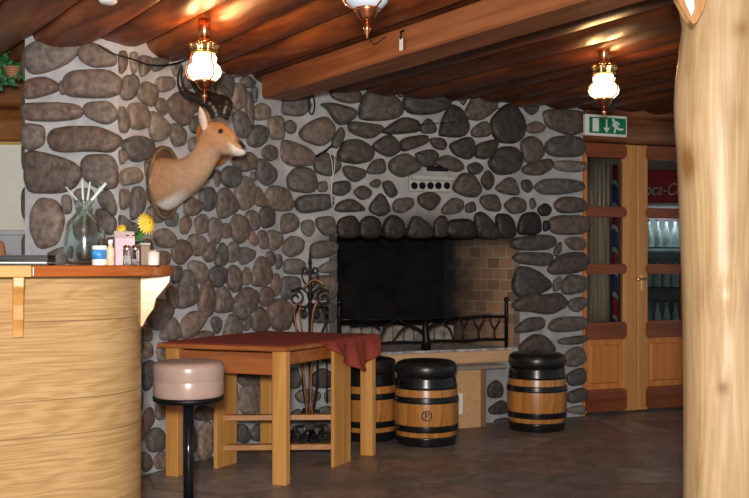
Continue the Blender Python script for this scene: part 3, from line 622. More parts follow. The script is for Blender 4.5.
branch([(qm, .66), (qm-.07, .70), (qm-.14, .72), (qm-.22, .765)], .014, .007); branch([(qm, .68), (qm+.06, .72), (qm+.14, .735), (qm+.20, .765)], .014, .007)
branch([(qm-.14, .72), (qm-.2, .69), (qm-.27, .615)], .009, .006); branch([(qm+.14, .735), (qm+.20, .69), (qm+.23, .615)], .009, .006)
branch([(qm-.22, .765), (qm-.32, .72), (qm-.36, .66), (qm-.36, .615)]); branch([(qm-.36, .70), (qm-.43, .74), (qm-.48, .765)])
branch([(qm+.28, .765), (qm+.31, .70), (qm+.30, .615)]); branch([(qm+.31, .70), (qm+.36, .765)])
for x in (481, 497):
    q = WF.s_of(x)
    branch([(q, .615), (q, .68), (q-.035, .73), (q-.04, .765)]); branch([(q, .68), (q+.04, .73), (q+.05, .765)])

# ================================================================== BEAM, COLUMN
bz = 2.26
pf0 = at(262, 97.6, 1); pf0 = Vector((pf0.x, pf0.y, 0))*((bz-EYE)/.1644)
bw = .227
m = MB()
N = 30; Lb = 6.4; vs = []; fs = []
start = pf0-pdir*0
rows = []
for i in range(N+1):
    t = -Lb*i/N
    w1 = mnoise.noise(Vector((t*1.1, 1, 4)))*.008; w2 = mnoise.noise(Vector((t*1.1, 7, 4)))*.008
    p = start+bdir*t
    ring = [p+pdir*(0+w1)+Zv*(bz+.012), p+pdir*(.012+w1)+Zv*(bz+w2*.6), p+pdir*(bw-.012+w2)+Zv*(bz+w1*.6), p+pdir*(bw+w2)+Zv*(bz+.012), p+pdir*(bw+w2)+Zv*(bz+.14), p+pdir*(w1)+Zv*(bz+.14)]
    rows += ring
for i in range(N):
    for j in range(6): fs.append((i*6+j, i*6+(j+1) % 6, i*6+6+(j+1) % 6, i*6+6+j))
fs += [(0, 1, 2, 3, 4, 5)[::-1], tuple(N*6+j for j in range(6))]
m.add(rows, fs)
beam = m.build('ceiling_beam', M['beam'], loc=start+Zv*bz)
tag(beam, 'long squared brown wooden beam crossing under the log ceiling toward the stone corner', 'beam')

CX, CY = .3465*3.55+.0, 3.55
m = MB(); N = 190; n_ = 72; vs = []; fs = []; tc_ = []
KNOT = [((693, 162), .040, .060, 1.3), ((722, 388), .018, .022, 1.2), ((739, 30), .03, .03, .7), ((738, 120), .02, .05, .35), ((700, 300), .018, .10, .3), ((728, 240), .015, .06, .3)]
kpos = []
for (kx, ky), kw, kh, ks in KNOT:
    p_ = at(kx, ky, CY-.14); th_ = math.asin(max(-.97, min(.97, (p_.x-CX)/.158))); kpos.append((1.5*PI+th_, p_.z, kw, kh, ks))
# half-width profile from the photographed left outline
OUT = [(0, 679), (12, 682), (25, 684), (50, 681), (80, 677), (100, 675.5), (125, 676), (150, 678.5), (200, 680.5), (250, 682.5), (300, 684.5), (400, 685.5), (498, 686), (620, 685)]
def out_x(y):
    if y <= OUT[0][0]: return OUT[0][1]
    for (a, b), (c, d) in zip(OUT, OUT[1:]):
        if a <= y <= c: return b+(d-b)*(y-a)/(c-a)
    return OUT[-1][1]
for i in range(N+1):
    z = 2.47*i/N; y = HY+(EYE-z)*F_PX/CY
    left = (out_x(y)-HX)*CY/F_PX
    for j in range(n_):
        a = 2*PI*j/n_
        nz = mnoise.noise(Vector((math.cos(a)*1.2, math.sin(a)*1.2, z*1.6)))*.012+mnoise.noise(Vector((math.cos(a)*2, math.sin(a)*2, z*5)))*.004
        rad = .155+nz
        wl = max(0, -math.cos(a))**2
        rl = (CX-left)
        rad = rad*(1-wl)+rl*wl
        for (ka, kz, kh, kw) in ((PI*1.12, 1.62, .012, .06), (PI*1.42, 1.08, .018, .07), (PI*1.55, 2.28, .014, .08)):
            dd = ((a-ka)*.155)**2+((z-kz))**2; rad += kh*math.exp(-dd/(kw*kw))
        vs.append((CX+rad*math.cos(a), CY+rad*math.sin(a), z))
        dk = min(1, sum(ks*math.exp(-(((a-ka)*.157/kw)**2+((z-kz)/kh)**2)*(1+.6*mnoise.noise(Vector((a*9, z*9, 2))))) for ka, kz, kw, kh, ks in kpos))
        sk = .5+.5*mnoise.noise(Vector((a*5, z*.8, 31)))
        tc_.append(((1-.10*sk)*(1-dk*.45), (1-.13*sk)*(1-dk*.62), (1-.15*sk)*(1-dk*.78)))
for i in range(N):
    for j in range(n_): fs.append((i*n_+j, i*n_+(j+1) % n_, (i+1)*n_+(j+1) % n_, (i+1)*n_+j))
fs += [tuple(range(n_))[::-1], tuple(N*n_+j for j in range(n_))]
b0 = m.add(vs, fs, 0, None, True); m.c[b0:b0+len(vs)] = tc_
post = thing('log_post', (CX, CY, 0), 'thick peeled pale tree trunk post rising to the ceiling at the right', 'post')
def with_attr(mt):
    n, l = mt.node_tree.nodes, mt.node_tree.links; b = n['Principled BSDF']; src = b.inputs['Base Color'].links[0].from_socket
    at_ = n.new('ShaderNodeAttribute'); at_.attribute_name = 'col'
    mx = n.new('ShaderNodeMix'); mx.data_type = 'RGBA'; mx.blend_type = 'MULTIPLY'; mx.inputs[0].default_value = 1
    l.new(src, mx.inputs[6]); l.new(at_.outputs['Color'], mx.inputs[7]); l.new(mx.outputs[2], b.inputs['Base Color']); return mt
m.build('trunk', with_attr(M['column']), post, col=True)
# the sawn branch stub
sc = at(690, 2, CY-.14)
mm = MB()
th = -.45
dn = Vector((math.sin(th)*.5, -math.cos(th), .0)).normalized(); du = Vector((-dn.y, dn.x, 0))
ol = [(-.075, .09), (-.06, .04), (-.035, -.01), (-.005, -.065), (.012, -.085), (.035, -.05), (.05, -.01), (.055, .04), (.06, .09)]
pts = chaikin([Vector(o_) for o_ in ol], 1)
mm.prism([sc+du*-p.x*-1+Zv*p.y+dn*-.06 for p in pts], dn*.085)
mm.build('branch_stub', wood('sawn_stub', (.33, .14, .035), (.52, .25, .07), 'Z', 0, 14, .4, .2), post)
mm = MB(); ol = [(-.055, .09), (-.035, .05), (-.012, -.02), (.003, -.055), (.012, -.03), (.01, .03), (.012, .09)]
mm.prism([sc+du*p[0]+Zv*p[1]+dn*.024 for p in ol], dn*.003)
mm.build('bare_patch', plain('bare_wood', (.80, .78, .70), .5, 0, .1, 20), post)

# ================================================================== BAR COUNTER
A = Vector((.8185, .5745, 0)); NB = Vector((.5745, -.8185, 0)); CC = Vector((-1.285, 3.97, 0)); RP = .35; OH = .13
ZB0, ZB1 = 1.148, 1.188
bar = thing('bar_counter', (CC.x-.4, CC.y-.2, 0), 'curved wood-veneered bar counter with reddish varnished top at the left', 'bar counter')
a0 = math.atan2(NB.y, NB.x)
def bpath(r, q0=2.0, q1=1.2, nseg=18, back=True):
    pts = [CC+NB*r-A*q for q in (q0, q0*.75, q0*.5, q0*.25)]
    for i in range(nseg+1):
        a = a0+(PI*.5)*i/nseg; pts.append(CC+Vector((math.cos(a), math.sin(a), 0))*r)
    if back:
        d = Vector((math.cos(a0+PI), math.sin(a0+PI), 0))
        e = CC+A*r
        pts.append(e-NB*.12)
    return pts
fr = bpath(RP, back=False); bk = bpath(RP-.03, back=False)
m = MB()
# bowed panel with three veneer joints
zs = [0, .02]
seams = [.70, .985, .57, .3]
zz = sorted(seams)
edges = [0.0]+zz+[ZB0]
for k in range(len(edges)-1):
    z0, z1 = edges[k]+.0012, edges[k+1]-.0012
    n_ = len(fr)
    vs = [p+Zv*z0 for p in fr]+[p+Zv*z1 for p in fr]
    acc = [0.0]
    for i in range(1, n_): acc.append(acc[-1]+(fr[i]-fr[i-1]).length)
    b0 = m.add(vs, [(i, i+1, n_+i+1, n_+i) for i in range(n_-1)], 0, None, True)
    m.c[b0:b0+2*n_] = [(q, z0, k*.37) for q in acc]+[(q, z1, k*.37) for q in acc]
n_ = len(bk); f2 = [CC+(p-CC)*.994 if i >= 4 else p-NB*.002 for i, p in enumerate(fr)]
m.add([p for p in f2]+[p+Zv*ZB0 for p in f2], [(i, i+1, n_+i+1, n_+i) for i in range(n_-1)], 1, None, True)
m.add([p for p in bk]+[p+Zv*ZB0 for p in bk], [(i+1, i, n_+i, n_+i+1) for i in range(n_-1)], 0, None, True)
m.add([fr[-1], bk[-1], bk[-1]+Zv*ZB0, fr[-1]+Zv*ZB0], [(0, 1, 2, 3)], 1)
def veneer_mat():
    # grain runs along the bent sheet: the attribute holds (length along the panel, height, sheet)
    mt, n, l, b = _new('bent_veneer'); b.inputs['Roughness'].default_value = .34
    at_ = n.new('ShaderNodeAttribute'); at_.attribute_name = 'col'
    mp = n.new('ShaderNodeMapping'); mp.inputs['Scale'].default_value = (.8, 5.5, 20); l.new(at_.outputs['Vector'], mp.inputs[0])
    n1 = n.new('ShaderNodeTexNoise'); n1.inputs['Scale'].default_value = 1.6; n1.inputs['Detail'].default_value = 2; n1.inputs['Distortion'].default_value = .5; l.new(mp.outputs[0], n1.inputs['Vector'])
    sn = n.new('ShaderNodeMath'); sn.operation = 'MULTIPLY'; sn.inputs[1].default_value = 60; l.new(n1.outputs['Fac'], sn.inputs[0])
    si = n.new('ShaderNodeMath'); si.operation = 'SINE'; l.new(sn.outputs[0], si.inputs[0])
    m2_ = n.new('ShaderNodeMapping'); m2_.inputs['Scale'].default_value = (3, 90, 20); l.new(at_.outputs['Vector'], m2_.inputs[0])
    n2 = n.new('ShaderNodeTexNoise'); n2.inputs['Scale'].default_value = 1.5; n2.inputs['Detail'].default_value = 4; l.new(m2_.outputs[0], n2.inputs['Vector'])
    ma = n.new('ShaderNodeMath'); ma.operation = 'MULTIPLY_ADD'; ma.inputs[1].default_value = .09; l.new(si.outputs[0], ma.inputs[0]); l.new(n2.outputs['Fac'], ma.inputs[2])
    r = n.new('ShaderNodeValToRGB'); e = r.color_ramp.elements; e[0].position = .28; e[1].position = .68
    e[0].color = (.36, .205, .078, 1); e[1].color = (.52, .34, .155, 1)
    l.new(ma.outputs[0], r.inputs['Fac']); l.new(r.outputs[0], b.inputs['Base Color']); return mt
m.build('front_panel', [veneer_mat(), plain('veneer_joint', (.16, .08, .03), .6)], bar, col=True)
# side panel running back from the rounded end
d_ = -NB
m = MB(); e0 = CC+A*RP
m.box(e0-A*.03, A*.03, -NB*.45, Zv*ZB0); m.build('side_panel', M['veneer'], bar)
# top in two boards
out = [CC+NB*(RP+OH)-A*q for q in (2.0, .262)]
m = MB()
inner = CC-NB*.05
cut = .213
p_cut_o = CC+NB*(RP+OH)-A*cut; p_cut_i = CC-NB*.12-A*cut
m.prism([CC+NB*(RP+OH)-A*2.0+Zv*ZB0, p_cut_o+Zv*ZB0, p_cut_i+Zv*ZB0, CC-NB*.12-A*2.0+Zv*ZB0], Zv*(ZB1-ZB0))
tag(bevel(m.build('top_board', M['bar_light'], bar), .004), 'pale yellow board of the bar top')
m = MB()
arc = [CC+Vector((math.cos(a0+PI*.5*i/20), math.sin(a0+PI*.5*i/20), 0))*(RP+OH) for i in range(21)]
m.prism([p+Zv*ZB0 for p in [p_cut_o+A*.001]+arc+[CC+A*(RP+OH)-NB*.5, CC+A*.05-NB*.5, CC+A*.05-NB*.12, p_cut_i+A*.001]], Zv*(ZB1-ZB0))
tag(bevel(m.build('top_board', M['bar_red'], bar), .005, 3), 'red-brown varnished rounded board of the bar top')
# brackets
def bracket(base, outd, wd, prof, mat, lab):
    side = Vector((-outd.y, outd.x, 0)); mm = MB()
    mm.prism([base+outd*p[0]+Zv*(ZB0+p[1])-side*wd/2 for p in prof], side*wd)
    tag(bevel(mm.build('bracket', mat, bar), .003), lab)
qb_ = .225
bp_ = CC+NB*RP-A*qb_
bracket(bp_, Vector((.36, -.93, 0)).normalized(), .036, [(-.004, 0), (.115, 0), (.115, -.035), (.09, -.06), (.065, -.10), (.06, -.15), (.035, -.19), (.03, -.215), (-.004, -.215)], M['pine'], 'honey-coloured carved wooden bracket under the bar front')
aa = math.radians(10)
od = Vector((math.cos(aa), math.sin(aa), 0))
bracket(CC+od*RP, od, .03, [(-.004, 0), (.115, 0), (.112, -.03), (.085, -.065), (.06, -.095), (.05, -.135), (.022, -.175), (.008, -.205), (-.004, -.21)], M['bar_light'], 'pale wooden bracket under the rounded bar end')

# ---- things on the bar
YB = 3.78
def on(x, Y=YB): return Vector(((x-HX)*Y/F_PX, Y, ZB1))
jc = on(84.5, 3.8); u = .0038
jar = thing('glass_jar', jc, 'big greenish glass bottle jar holding straws on the bar top', 'jar')
M['jar'] = glass('green_glass', (.86, .97, .94), .05, 1.09)
for k_, v_ in (('Coat Weight', 1), ('Coat Roughness', .12), ('Coat IOR', 1.7)): M['jar'].node_tree.nodes['Principled BSDF'].inputs[k_].default_value = v_
oprof = [(.0, .003), (.060, .003), (.072, .012), (.076, .05), (.077, .10), (.074, .135), (.062, .165), (.040, .188), (.029, .202), (.027, .225), (.031, .232), (.032, .245), (.029, .247)]
iprof = [(r-.004 if r > .004 else 0, z+.004) for r, z in oprof[:-2]]+[(.026, .245)]
m = MB(); m.lathe(jc, oprof+iprof[::-1], 28); m.build('body', M['jar'], jar)
m = MB(); m.lathe(jc+Zv*.205, [(.030, 0), (.035, .004), (.035, .012), (.030, .016)], 24); m.build('collar', M['jar'], jar)
straw_m = plain('pale_straw', (.56, .70, .65), .35, 0, .05)
for (x0, y0, x1, y1, dy, r, lab) in ((76, 250, 66, 187, .0, .0032, 'thin pale green straw leaning far left out of the glass jar'),
        (82, 245, 82, 180, -.012, .004, 'short upright pale straw in the middle of the glass jar'),
        (84, 243, 90, 182, .012, .004, 'pale straw leaning slightly right in the glass jar'),
        (80, 248, 106, 183, -.004, .006, 'thick pale green straw leaning furthest right out of the glass jar'),
        (79, 240, 101, 187, .008, .0055, 'second thick pale straw just left of the rightmost one in the jar')):
    # straws pass through the jar's neck
    p1 = at(x1, y1, 3.8+dy); nk = Vector((jc.x+(p1.x-jc.x)*.42, jc.y+dy*.6, ZB1+.235))
    nk.x = max(jc.x-.018, min(jc.x+.018, nk.x))
    p0 = nk-(p1-nk)*(.10/(p1-nk).length)
    m = MB(); m.tube([p0, nk, p1], r, 8); tag(m.build('drinking_straw', straw_m), lab, 'straw', 'straws in the glass jar')
# menus
blk = plain('black_leather', (.010, .011, .013), .55, 0, .2)
pg = plain('page_edges', (.78, .78, .76), .6)
for k, (dx, lab) in enumerate(((0, 'lower black menu folder in the stack on the bar top'), (-.008, 'upper black menu folder in the stack on the bar top'))):
    c = on(12, 3.66)+Vector((dx, .03*k, .019*k)); an = math.radians(10)
    t = thing('menu_folder', c, lab, 'menu', 'menu folders on the bar')
    m = MB(); m.cbox(c, .28, .2, .007, an, 0, .001); m.cbox(c+Zv*.012, .28, .2, .006, an, 0, .001); m.build('cover', blk, t)
    m = MB(); m.cbox(c+Zv*.007, .272, .192, .005, an); m.build('pages', pg if k == 0 else blk, t)
# blue and white tub
c = on(99.5, 3.70)
t = thing('tub', c, 'small white tub with a blue label in front of the glass jar', 'tub')
m = MB(); m.lathe(c, [(.026, 0), (.0275, .003), (.0275, .07), (.0255, .073)], 24); m.build('body', M['white'], t)
m = MB(); m.lathe(c+Zv*.022, [(.0279, 0), (.0279, .036)], 24); m.build('label_band', plain('blue_label', (.05, .28, .62), .4, 0, .5, 40), t)
# small dark pot with nuts behind
c = on(103, 3.86)
t = thing('small_pot', c, 'small dark speckled pot behind the blue-labelled tub', 'pot')
m = MB(); m.lathe(c, [(.018, 0), (.022, .05), (.024, .088), (.02, .09)], 20); m.build('body', plain('dark_pot', (.06, .05, .05), .3, 0, .6, 90), t)
m = MB(); m.ball(c+Zv*.092, .02, .02, .012); m.build('lid', plain('pot_lid', (.10, .06, .04), .4), t)
# tall narrow bottle
c = on(110.5, 3.70)
t = thing('small_bottle', c, 'small narrow bottle with orange label and white cap between tub and pink box', 'bottle')
m = MB(); m.lathe(c, [(.013, 0), (.015, .003), (.015, .058), (.008, .07), (.007, .08)], 18); m.build('body', plain('peach_label', (.80, .55, .38), .4, 0, .3, 60), t)
m = MB(); m.lathe(c+Zv*.079, [(.009, 0), (.009, .014), (.006, .016)], 18); m.build('cap', M['white'], t)
# pink carton
c = on(124, 3.86); an = math.radians(22)
t = thing('carton', c, 'pink and grey carton with dark slots standing behind the shakers', 'carton')
m = MB(); m.cbox(c, .075, .06, .105, an, 0, .002)
ux = Vector((math.cos(an), math.sin(an), 0)); uy = Vector((-math.sin(an), math.cos(an), 0))
m.build('box', plain('pink_card', (.68, .46, .54), .6, 0, .06), t)
m = MB(); m.prism([c-ux*.0375-uy*.03+Zv*.105, c+ux*.0375-uy*.03+Zv*.105, c+ux*.0375-uy*.0+Zv*.13, c-ux*.0375-uy*.0+Zv*.13], uy*.004); m.build('flap', plain('pink_flap', (.75, .60, .60), .6), t)
for dx in (-.012, .012):
    m = MB(); m.box(c+ux*(dx+.016)-uy*.0222+Zv*.111, ux*.012, (uy*.03+Zv*.025).normalized()*.007, (Zv*.03-uy*.025).normalized()*.001); m.build('slot', blk, t)
m = MB(); m.box(c-ux*.0385-uy*.0305, ux*.001, uy*.061, Zv*.105); m.build('grey_side', plain('grey_card', (.38, .36, .37), .6, 0, .2, 30), t)
# shakers
M['clear'] = glass('clear_glass', (.96, .98, .98), .03, 1.3)
for (x, fill, fc, lab) in ((127, (.86, .86, .85), M['chrome'], 'glass salt shaker with metal cap in front of the pink carton, left of the pair'), (135.5, (.55, .52, .50), M['chrome'], 'glass pepper shaker with metal cap right of the salt shaker')):
    c = on(x, 3.71)
    t = thing('shaker', c, lab, 'shaker', 'salt and pepper shakers on the bar')
    m = MB(); m.lathe(c, [(.0145, 0), (.0155, .003), (.0145, .054), (.0135, .056)], 16, smooth=False); m.build('glass_body', M['clear'], t)
    m = MB(); m.lathe(c+Zv*.003, [(.0128, 0), (.0128, .032 if x < 130 else .02)], 16); m.build('contents', plain('shaker_fill', fill, .8, 0, .1, 200), t)
    m = MB(); m.lathe(c+Zv*.056, [(.0150, 0), (.0155, .004), (.0145, .014), (.008, .019)], 18); m.build('cap', fc, t)
c = on(145, 3.80)
t = thing('sugar_box', c, 'small brown wooden box behind the toothpick glass on the bar top', 'box')
m = MB(); m.cbox(c, .034, .03, .075, .35, 0, .002); m.build('box', wood('brown_box', (.14, .09, .05), (.26, .17, .10), 'Z', 0, 12, .5), t)
m = MB(); m.cbox(c+Zv*.075, .038, .034, .01, .35, 0, .002); m.build('lid', plain('box_lid', (.35, .33, .30), .5), t)
c = on(153.5, 3.72)
t = thing('toothpick_glass', c, 'small white toothpick holder at the rounded end of the bar top', 'toothpick holder')
m = MB(); m.lathe(c, [(.020, 0), (.0215, .003), (.0225, .05), (.020, .05), (.0195, .006)], 20); m.build('cup', plain('cream_cup', (.74, .68, .60), .35), t)
m = MB()
for k in range(12):
    a = k*2.4; r = .004+.010*((k*7) % 5)/5
    m.tube([c+Vector((r*.6*math.cos(a), r*.6*math.sin(a), .006)), c+Vector((r*1.2*math.cos(a), r*1.2*math.sin(a), .056))], .0012, 5)
tag(m.build('toothpicks', plain('toothpick', (.72, .55, .32), .6), t), kind='stuff')
# flowers
c = on(139, 3.93)
t = thing('flower_vase', c, 'small dark vase with yellow flowers and green leaves behind the pink carton', 'flowers')
m = MB(); m.lathe(c, [(.022, 0), (.03, .02), (.03, .05), (.018, .08), (.021, .095), (.017, .095)], 20); m.build('vase', plain('dark_vase', (.03, .035, .035), .25), t)
yl = plain('yellow_petal', (.88, .58, .05), .5, 0, .15, 30); gr = plain('leaf_green', (.06, .20, .035), .5, 0, .4, 30)
top = c+Zv*.09
def leafm(m, p, d, L, wd, up=Zv):
    d = Vector(d).normalized(); sd = d.cross(Vector(up))
    sd = sd.normalized() if sd.length > 1e-3 else Vector((1, 0, 0)); nn = sd.cross(d)
    pts = []
    for k in range(6):
        tt = k/5; ww = wd*math.sin(PI*min(1, tt*.92+.08))
        b_ = p+d*L*tt+nn*(-.25*L*tt*tt)
        pts += [b_-sd*ww+nn*.15*ww, b_+sd*ww+nn*.15*ww]
    m.add(pts, [(2*k, 2*k+1, 2*k+3, 2*k+2) for k in range(5)], 0, None, True)
for (x, y, rad, n_p, tilt) in ((147.5, 223, .045, 18, (-.25, -.7, .15)), (121, 228, .022, 12, (-.2, -.8, .5))):
    hd = at(x, y, 3.86 if x > 130 else 3.90)
    m = MB(); m.tube([top-Zv*.07, top.lerp(hd, .5)+Zv*.01, hd], .003, 6); m.build('stem', gr, t)
    ax = Vector((.75, -.6, .2)).normalized() if x > 130 else Vector((-.1, -.8, .6)).normalized()
    u1 = ax.orthogonal().normalized(); u2 = ax.cross(u1)
    m = MB()
    for ring, (sc_, lift) in enumerate(((1, .0), (.7, .25), (.42, .5))):
        for k in range(n_p):
            a = 2*PI*k/n_p+ring*.2; dd = u1*math.cos(a)+u2*math.sin(a)+ax*lift
            leafm(m, hd+ax*.004*ring, dd, rad*sc_, rad*.16, ax)
    o = m.build('bloom', yl, t); so = o.modifiers.new('thick', 'SOLIDIFY'); so.thickness = .001
    m = MB(); m.ball(hd+ax*.008, .008, .008, .008); m.build('flower_centre', plain('flower_heart', (.55, .28, .03), .7), t)
m = MB()
for k in range(16):
    a = R.uniform(0, 2*PI); q = top+Vector((R.uniform(-.03, .02), R.uniform(-.02, .02), R.uniform(0, .03)))
    leafm(m, q, (math.cos(a), math.sin(a)*.6, R.uniform(.1, .8)), R.uniform(.04, .065), .012)
for k in range(5):
    leafm(m, top+Vector((-.03-.012*k, -.02, .02)), (-.8, -.2, .3+.1*k), .05, .012)
o = m.build('leaves', gr, t); so = o.modifiers.new('thick', 'SOLIDIFY'); so.thickness = .001
# brown pot at the frame's edge and grey back counter
c = Vector(((-2-HX)*4.0/F_PX, 4.0, ZB1))
t = thing('clay_pot', c, 'brown round pot half out of view behind the menu folders', 'pot')
m = MB(); m.lathe(c, [(.02, 0), (.028, .02), (.03, .05), (.024, .085), (.015, .097), (0, .099)], 20); m.build('body', plain('brown_clay', (.28, .12, .06), .4), t)
bc = Vector((-2.9, 6.15, 0))
t = thing('back_counter', bc, 'grey back counter against the cream wall behind the bar', 'counter')
m = MB(); m.cbox(bc, 2.0, .4, Zat(231, 6.15)-.03, 0, 0, .004); m.build('body', plain('grey_panel', (.42, .44, .47), .6, 0, .08), t)
m = MB(); m.cbox(bc+Zv*(Zat(231, 6.15)-.03), 2.04, .44, .03, 0, 0, .004); m.build('top', plain('grey_top', (.46, .47, .49), .4), t)

# ================================================================== BAR STOOL
sc_ = Vector(((188.5-HX)*4.6/F_PX, 4.6, 0))
st = thing('bar_stool', sc_, 'round bar stool with pinkish beige vinyl seat on a black pole', 'stool')
vin = plain('beige_vinyl', (.45, .315, .265), .28, 0, .06, 20, .08)
m = MB(); m.lathe(sc_, [(.0, .582), (.150, .582), (.158, .588), (.160, .60), (.1615, .655), (.159, .6625), (.1595, .664), (.161, .668), (.163, .70), (.163, .722), (.158, .736), (.14, .744), (.08, .748), (0, .749)], 48); so_ = m.build('seat_cushion', vin, st)
m = MB(); m.lathe(sc_+Zv*.6625, [(.1595, -.002), (.1625, 0), (.1595, .002)], 48); m.build('piping', plain('piping', (.45, .30, .26), .35), st)
m = MB(); m.lathe(sc_, [(.02, .556), (.148, .560), (.160, .566), (.163, .585), (.150, .586)], 48); m.build('seat_base', M['black_iron'], st)
m = MB(); m.lathe(sc_, [(.0235, .02), (.0235, .556)], 24); m.build('pole', plain('black_pole', (.012, .014, .02), .15, .3, .1), st)
m = MB(); m.lathe(sc_, [(.20, 0), (.205, .006), (.18, .016), (.05, .03), (.03, .04)], 40); m.build('foot_plate', M['black_iron'], st)

# ================================================================== TABLE AND CLOTH
NC = Vector((-.477, 5.33, 0)); s_ = Vector((-.94, .342, 0)); l_ = Vector((.462, .887, 0))
Np = NC+s_*.05+l_*.045
tb = thing('table', Np+s_*.35+l_*.55, 'pine table with reddish apron and tall yellow legs in front of the stone corner', 'table')
TW, TL, LW = .66, .94, .08
ZT = .748
def leg(p, sa=LW, sb=.05, zt=ZT-.028):
    m = MB(); m.box(p-s_*0-s_*sa/2-l_*sb/2, s_*sa, l_*sb, Zv*zt, 0, .004); return m.build('leg', M['pine'], tb)
corners = [Np, Np+s_*TW, Np+l_*TL-s_*.03, Np+s_*TW+l_*TL]
for c in corners: leg(c)
m = MB(); c0 = Np+s_*.044-l_*.012; m.box(c0+Zv*.59, s_*(TW-.088), l_*.024, Zv*.118, 0, .003); m.build('apron', M['redwood'], tb)
m = MB(); c0 = Np+s_*.044-l_*.012+l_*TL; m.box(c0+Zv*.59, s_*(TW-.088), l_*.024, Zv*.118, 0, .003); m.build('apron', M['redwood'], tb)
for q in (0, TW):
    m = MB(); c0 = Np+s_*(q-.012)+l_*.027; m.box(c0+Zv*.64, s_*.024, l_*(TL-.075), Zv*.068, 0, .003); m.build('apron', M['redwood'], tb)
TOPW, TOPL = .79, 1.04
m = MB(); m.box(NC+Zv*(ZT-.028), s_*TOPW, l_*TOPL, Zv*.026, 0, .004); m.build('tabletop', M['redwood'], tb)
# inner plank trestle
pl = Np+s_*.56+l_*.25; pr = Np-s_*.03+l_*.52
for p in (pl, pr):
    m = MB(); m.box(p, s_*.022, l_*.2, Zv*(ZT-.029), 0, .002); m.build('plank_leg', M['pine'], tb)
for zc in (.27, .095):
    dvec = (pr-pl); q0 = pl+l_*.06-dvec.normalized()*.0; q1 = pr+l_*.06
    m = MB(); dd = (q1-q0).normalized(); sd = Vector((-dd.y, dd.x, 0))
    m.box(q0+Zv*zc, q1-q0, sd*.05, Zv*.032, 0, .002); m.build('stretcher', M['pine_x'], tb)
# cloth
clm = plain('red_cloth', (.27, .042, .024), .85, 0, .12, 60, .15)
m = MB()
nu, nv = 30, 40; vs = []; fs = []
cw0, cw1 = -.006, TOPW-.03
for j in range(nv+1):
    for i in range(nu+1):
        a = cw0+(cw1-cw0)*i/nu; b_ = .01+(TOPL-.004)*j/nv
        z = ZT+.003+.002*mnoise.noise(Vector((a*7, b_*7, 1)))
        vs.append(NC+s_*a+l_*b_+Zv*z)
fs += [(j*(nu+1)+i, j*(nu+1)+i+1, (j+1)*(nu+1)+i+1, (j+1)*(nu+1)+i) for j in range(nv) for i in range(nu)]
m.add(vs, fs, 0, None, True)
# corner of the cloth hanging over the right-hand side
def drop(t):          # t: position along the long side
    t0, t1, tm = .36, 1.04, .76
    if t <= t0 or t >= t1+.03: return .0
    return .205*min(1, ((t-t0)/(tm-t0))**.9) if t < tm else .205*max(.0, 1-((t-tm)/(t1+.03-tm))**2.2)
vs = []; fs = []; nk = 12; nb = 60
for j in range(nb+1):
    t = .30+(1.07-.30)*j/nb; D = drop(t)
    for k in range(nk+1):
        f = k/nk; dz = D*f
        fold = (.018+.02*f)*math.sin(t*26+.6)*min(1, D/.1)*f+.012*math.sin(t*55)*f*min(1, D/.1)
        outw = .012*min(1, f*6)+fold+.02*f*min(1, D/.1)
        vs.append(NC-s_*(.006+max(.004, outw)*(1 if D > .004 else .2))+l_*t+Zv*(ZT+.003-dz-.001*(f > 0)))
W_ = nk+1
fs = [(j*W_+k, (j+1)*W_+k, (j+1)*W_+k+1, j*W_+k+1) for j in range(nb) for k in range(nk)]
m.add(vs, fs, 0, None, True)
# end hanging over the far side
vs = []; fs = []; nb = 24
for j in range(nb+1):
    t = .10+.7*j/nb
    D = .20*math.sin(PI*j/nb)**.6
    for k in range(9):
        f = k/8; vs.append(NC+s_*(TOPW+.004+.008*f+.01*math.sin(t*40)*f)+l_*t+Zv*(ZT+.002-D*f))
fs = [(j*9+k, j*9+k+1, (j+1)*9+k+1, (j+1)*9+k) for j in range(nb) for k in range(8)]
m.add(vs, fs, 0, None, True)
cl = m.build('tablecloth', clm); so = cl.modifiers.new('thick', 'SOLIDIFY'); so.thickness = .003; so.offset = 1
tag(cl, 'dark red cloth spread over the pine table with one corner hanging down', 'tablecloth')

# ================================================================== BARRELS
br_w = wood('barrel_wood', (.34, .125, .022), (.58, .26, .065), 'Z', 0, 18, .3, .06)
br_b = plain('black_band', (.012, .012, .013), .25, .2, .2)
br_c = plain('black_vinyl', (.013, .013, .014), .32, 0, .2, 15, .1)
BH = .95
def barrel_r(z): return .190+.024*math.sin(PI*min(1, max(0, z/.447)))
def barrel(c, label):
    t = thing('barrel_stool', c, label, 'barrel stool', 'black cushioned barrels by the fireplace')
    m = MB(); m.lathe(c, [(.10, .004)]+[(barrel_r(.447*i/14), .004+.439*i/14) for i in range(15)]+[(.10, .446)], 40); m.build('staves', br_w, t)
    for (z0, z1) in ((0, .064), (.098, .142), (.295, .338), (.388, .474)):
        z0, z1 = z0*BH, z1*BH
        m = MB(); n_ = 5
        m.lathe(c, [(barrel_r(z0)-.004, z0)]+[(barrel_r(z0+(z1-z0)*i/n_)+.005, z0+(z1-z0)*i/n_) for i in range(n_+1)]+[(barrel_r(z1)-.004, z1)], 40)
        m.build('hoop', br_b, t)
    m = MB(); m.lathe(c+Zv*.449, [(.17, 0), (.196, .006), (.204, .03), (.204, .062), (.192, .086), (.165, .098), (.09, .104), (0, .106)], 40); m.build('cushion', br_c, t)
    return t
B1 = barrel(Vector((.344, 6.66, 0)), 'barrel stool with a round emblem, nearest in front of the hearth')
B2 = copy_tree(B1); B2.location = (-.042, 6.84, 0); B2['label'] = 'barrel stool half hidden behind the table leg and red cloth'
B3 = copy_tree(B1); B3.location = (1.172, 7.22, 0); B3['label'] = 'barrel stool standing alone at the right end of the hearth by the door'
for ch in B2.children: ch.scale = (.94, .94, 1)
